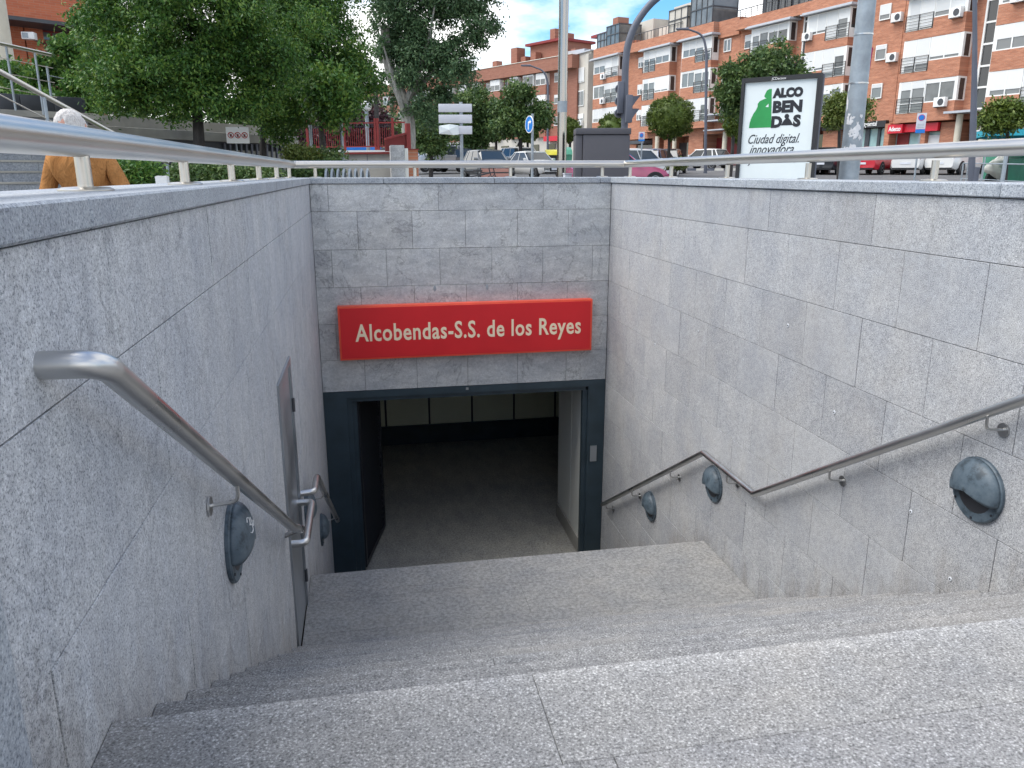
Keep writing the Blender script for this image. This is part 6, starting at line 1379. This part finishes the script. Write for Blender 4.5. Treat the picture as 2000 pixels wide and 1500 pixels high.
# left building
F, l, A = seg(-300, 24, 260, 30); lb = wthing('brick_building', 'red brick building with a deep orange fascia at the top left', 'building', (A.x, A.y, GZ))
Zf = zof(28, 27.6)
mb = MB(); mb.box(-4, l, -6, 0, Zf, Zf + 3.2, F); mb.build('fascia', 'brick_left', lb)
mb = MB(); mb.box(-4, l, -6, -1.6, GZ, Zf - .001, F); mb.build('wall', 'brick_far', lb)
mb = MB(); mb.box(-4, l, -1.6, .0, Zf - .12, Zf - .002, F); mb.build('soffit', 'sign_blue' if False else 'dark_metal', lb)
def su(px, py=60):   # position along the facade met by a bearing
    px = 1000 + (px - 1000) * (math.cos(PT) + (750 - 337) / 1543 * math.sin(PT)) / (math.cos(PT) + (750 - py) / 1543 * math.sin(PT))
    best = min(range(0, 2001), key=lambda i: abs((lambda p: (p[0] * math.cos(YA) - p[1] * math.sin(YA)) / (p[0] * math.sin(YA) + p[1] * math.cos(YA)) - (px - 1000) / 1543 * math.cos(PT))(F(l * i / 2000, -1.55, 0)))); return l * best / 2000
dpt = lambda u: (lambda p: p[0] * math.sin(YA) + p[1] * math.cos(YA))(F(u, -1.55, 0))
ua, ub = su(77), su(118); dm = dpt(ua)
wn = window(lb, F, ua, ub, zof(80, dm), zof(38, dm), -1.42, 0, 1, 'glass', lower=(zof(59, dm) - zof(80, dm)), mat='red_metal')
mb = MB(); mb.box(ua - .1, ub + .1, -1.6, -1.50, zof(122, dm), zof(81, dm), F); mb.build('window_apron', 'magenta' if False else 'red_metal', lb)
uc = su(38); mb = MB(); mb.box(uc - .35, uc + .35, -1.6, -1.55, zof(120, dpt(uc)), zof(34, dpt(uc)), F); mb.build('doorway', 'black', lb)
for a in (su(62), su(24)): mb = MB(); mb.box(a - .28, a + .28, -1.6, -1.3, GZ, Zf - .121, F); mb.build('brick_pier', 'brick_left', lb)
Pc = plan(4, 23, 80); mb = MB(); mb.lathe([(.24, GZ), (.24, Zf - .122)], 20, lambda a, b, c: (Pc[0] + a, Pc[1] + b, c)); mb.build('column', 'cream', lb, smooth=True)
dq = dpt(su(58)) - 1.2; Pq = plan(58, dq, 69); t = wthing('air_conditioner', 'small white air conditioner hanging on the top left building', 'air conditioner', (*Pq, zof(76, dq)))
mb = MB(); mb.box(Pq[0] - .19, Pq[0] + .19, Pq[1] - .15, Pq[1] + .15, zof(76, dq), zof(62, dq)); mb.build('casing', 'white', t, bevel=.01)
mb = MB(); mb.box(Pq[0] - .16, Pq[0] + .02, Pq[1] - .156, Pq[1] - .151, zof(74, dq), zof(64, dq)); mb.build('grille', 'galv', t); mb = MB(); mb.box(Pq[0] - .03, Pq[0] + .03, Pq[1] + .15, Pq[1] + 1.3, zof(74, dq), zof(72, dq)); mb.build('mounting_bracket', 'dark_metal', t)
# small white paper box on the coping behind the person
q = plan(316, 8.6); t = wthing('paper_bag', 'small white paper bag standing beyond the left coping', 'bag', (*q, GZ))
mb = MB(); mb.add([(q[0] - .05, q[1] - .04, -.35), (q[0] + .05, q[1] - .04, -.35), (q[0] + .05, q[1] + .04, -.35), (q[0] - .05, q[1] + .04, -.35), (q[0] - .06, q[1] - .05, -.03), (q[0] + .055, q[1] - .05, -.02), (q[0] + .06, q[1] + .05, -.03), (q[0] - .05, q[1] + .045, -.02)], [(0, 3, 2, 1), (0, 1, 5, 4), (1, 2, 6, 5), (2, 3, 7, 6), (3, 0, 4, 7)]); mb.build('bag_body', 'white', t)
mb = MB(); mb.tube([(q[0], q[1], GZ), (q[0], q[1], -.351)], .02, 8); mb.build('bag_stand', 'galv', t)

# ------------------------------------------------------------------ people
def skinned(name, mat, parent, nodes, edges, sub_=2, root=0):
    me = bpy.data.meshes.new(name); me.from_pydata([n[0] for n in nodes], edges, []); o = link(name, me, mat, parent)
    sk = o.modifiers.new('skin', 'SKIN'); sk.use_smooth_shade = True
    for i, n in enumerate(nodes): r = n[1]; me.skin_vertices[0].data[i].radius = (r if isinstance(r, tuple) else (r, r)); me.skin_vertices[0].data[i].use_root = (i == root)
    ss = o.modifiers.new('sub', 'SUBSURF'); ss.levels = sub_; ss.render_levels = sub_
    return o
def person(label, px, d, heading, H=1.6, top='cloth_orange', detail=True, bend=0.0):
    q = plan(px, d); t = thing('person', label, 'person', (*q, ground(*q)), cdir(heading))
    s = H / 1.6; b = bend
    n = [((0, 0, .86), (.155, .12)), ((0, .03 * b, 1.0), (.150, .115)), ((0, .10 * b, 1.16), (.165, .12)), ((0, .17 * b, 1.29), (.150, .10)), ((0, .20 * b, 1.36), (.06, .055)),
         ((-.16, .17 * b, 1.29), .062), ((-.24, .16 * b - .02, 1.10), .050), ((-.30, .22 * b + .06, .90), .040), ((-.30, .24 * b + .14, .83), .034),
         ((.16, .17 * b, 1.29), .062), ((.24, .16 * b - .02, 1.10), .050), ((.30, .22 * b + .06, .90), .040), ((.30, .24 * b + .14, .83), .034)]
    n = [((a[0] * s, a[1] * s, a[2] * s), (r[0] * s, r[1] * s) if isinstance(r, tuple) else r * s) for a, r in n]
    skinned('jumper', top, t, n, [(0, 1), (1, 2), (2, 3), (3, 4), (3, 5), (5, 6), (6, 7), (7, 8), (3, 9), (9, 10), (10, 11), (11, 12)])
    n = [((0, 0, .88), (.14, .11)), ((-.09, 0, .80), .09), ((-.10, .02, .46), .060), ((-.10, 0, .10), .045), ((-.10, .10, .04), .04), ((.09, 0, .80), .09), ((.10, .04, .46), .060), ((.10, 0, .10), .045), ((.10, .10, .04), .04)]
    n = [((a[0] * s, a[1] * s, a[2] * s), (r[0] * s, r[1] * s) if isinstance(r, tuple) else r * s) for a, r in n]
    skinned('trousers', 'trousers', t, n, [(0, 1), (1, 2), (2, 3), (3, 4), (0, 5), (5, 6), (6, 7), (7, 8)])
    hy, hz = .24 * b, 1.47
    bm = bmesh.new(); bmesh.ops.create_uvsphere(bm, u_segments=28, v_segments=20, radius=1)
    for v in bm.verts:
        c = v.co; x_, y_, z_ = c.x * .078, c.y * .098, c.z * .118
        if y_ > 0 and z_ < .02: x_ *= 1 - .25 * (-z_ + .02) / .12; 
        if y_ > .085 and abs(x_) < .018 and -.035 < z_ < .03: y_ += .018 * (1 - (z_ + .035) / .065 * .6)   # nose
        if y_ > .07 and .01 < z_ < .03 and .018 < abs(x_) < .045: y_ -= .008                                # eye sockets
        c.x, c.y, c.z = x_, y_, z_
    bmesh.ops.rotate(bm, verts=bm.verts, cent=(0, 0, 0), matrix=Matrix.Rotation(-rad(58) * b, 3, 'X')); bmesh.ops.translate(bm, verts=bm.verts, vec=(0, hy, hz)); bmesh.ops.scale(bm, verts=bm.verts, vec=(s, s, s))
    bmn = bpy.data.meshes.new('head'); bm.to_mesh(bmn); bm.free(); bmn.polygons.foreach_set('use_smooth', [True] * len(bmn.polygons)); hd_ = link('head', bmn, 'skin', t)
    R3 = Matrix.Rotation(-rad(58) * b, 3, 'X')
    def hp(x_, y_, z_): v = R3 @ Vector((x_, y_, z_)) + Vector((0, hy, hz)); return v * s
    mb = MB(); mb.tube([hp(0, -.01, -.07), Vector((0, .19 * b, 1.33)) * s], .05 * s, 12); mb.build('neck', 'skin', t, smooth=True)
    for sx in (-1, 1):
        mb = MB(); c_ = hp(sx * .080, -.005, -.005); mb.lathe([(.004, -.006), (.022, -.004), (.026, .004), (.018, .008), (.004, .006)], 12, lambda a, b_, c: (c_.x + sx * c, c_.y + a * .6, c_.z + b_ * 1.2)); mb.build('ear', 'skin', hd_, smooth=True)
        e = hp(sx * .031, .088, .022); mb = MB(); mb.lathe([(.0001, -.010), (.009, -.005), (.0105, 0), (.009, .005), (.0001, .010)], 10, lambda a, b_, c: (e.x + a, e.y + b_ * .5, e.z + c * .6)); mb.build('eye', 'trousers', hd_, smooth=True)
    mb = MB(); m1 = hp(-.022, .090, -.052); m2 = hp(.022, .090, -.052); mb.tube([m1, m2], .004, 6); mb.build('mouth', 'sign_edge', hd_)
    # hair: shell over crown, sides and back
    bm = bmesh.new(); bmesh.ops.create_uvsphere(bm, u_segments=32, v_segments=24, radius=1); g_ = random.Random(3)
    rm = []
    for v in bm.verts:
        c = v.co.copy(); f = 1.0 + .03 * math.sin(c.x * 19) * math.cos(c.z * 17 + c.y * 11) + g_.uniform(-.012, .012)
        bald = math.exp(-((c.x) ** 2 + (c.y - .5) ** 2) * 9) if c.z > .5 else 0
        f -= .085 * bald * (1 if detail else 0)
        v.co = Vector((c.x * .086 * f, (c.y * .103 - .006) * f, c.z * .124 * f + .004))
        if (c.y > .45 and c.z < .42) or c.z < -.62 or (c.y > .1 and c.z < -.1): rm.append(v)
    bmesh.ops.delete(bm, geom=rm, context='VERTS'); bmesh.ops.rotate(bm, verts=bm.verts, cent=(0, 0, 0), matrix=Matrix.Rotation(-rad(58) * b, 3, 'X')); bmesh.ops.translate(bm, verts=bm.verts, vec=(0, hy, hz)); bmesh.ops.scale(bm, verts=bm.verts, vec=(s, s, s))
    hm = bpy.data.meshes.new('hair'); bm.to_mesh(hm); bm.free(); hm.polygons.foreach_set('use_smooth', [True] * len(hm.polygons)); link('hair', hm, 'hair_white' if detail else 'trousers', t)
    # hands with five fingers
    for sx in (-1, 1):
        w0 = Vector((sx * .30, .24 * b + .14, .83)) * s; dn = Vector((0, .45, -.9)).normalized()
        nn = [(w0, .026 * s), (w0 + dn * .05 * s, (.038 * s, .016 * s))]; ee = [(0, 1)]
        palm = skinned('hand', 'skin', t, [((v.x, v.y, v.z), r) for v, r in nn] + [(tuple(w0 + dn * .085 * s), (.036 * s, .014 * s))], [(0, 1), (1, 2)], 1)
        for i in range(4):
            off = Vector((sx * (-.030 + .020 * i), 0, 0)) * s; ln = (.068, .078, .074, .058)[i] * s; k0 = w0 + dn * .08 * s + off
            mb = MB(); mb.tube([k0, k0 + dn * ln * .5 + Vector((0, -.006, 0)), k0 + dn * ln * .8 + Vector((0, -.022, -.006))], .0085 * s, 8, True, .0065 * s); mb.build('finger', 'skin', palm, smooth=True)
        k0 = w0 + dn * .03 * s + Vector((-sx * .03 * s, 0, 0)); mb = MB(); mb.tube([k0, k0 + (dn + Vector((-sx * .7, .3, 0))).normalized() * .055 * s], .010 * s, 8, True, .008 * s); mb.build('thumb', 'skin', palm, smooth=True)
    return t
person('white-haired person in an ochre jumper bending forward behind the left wall', 183, 4.85, 177, 1.47, 'cloth_orange', True, .9)
person('person in a pale shirt standing inside the red playground fence', 748, 20.6, 60, 1.5, 'pale_shirt', False, .2)
# ------------------------------------------------------------------ tidy
for o in bpy.data.objects:
    if o.get('world_parts') is not None: del o['world_parts']
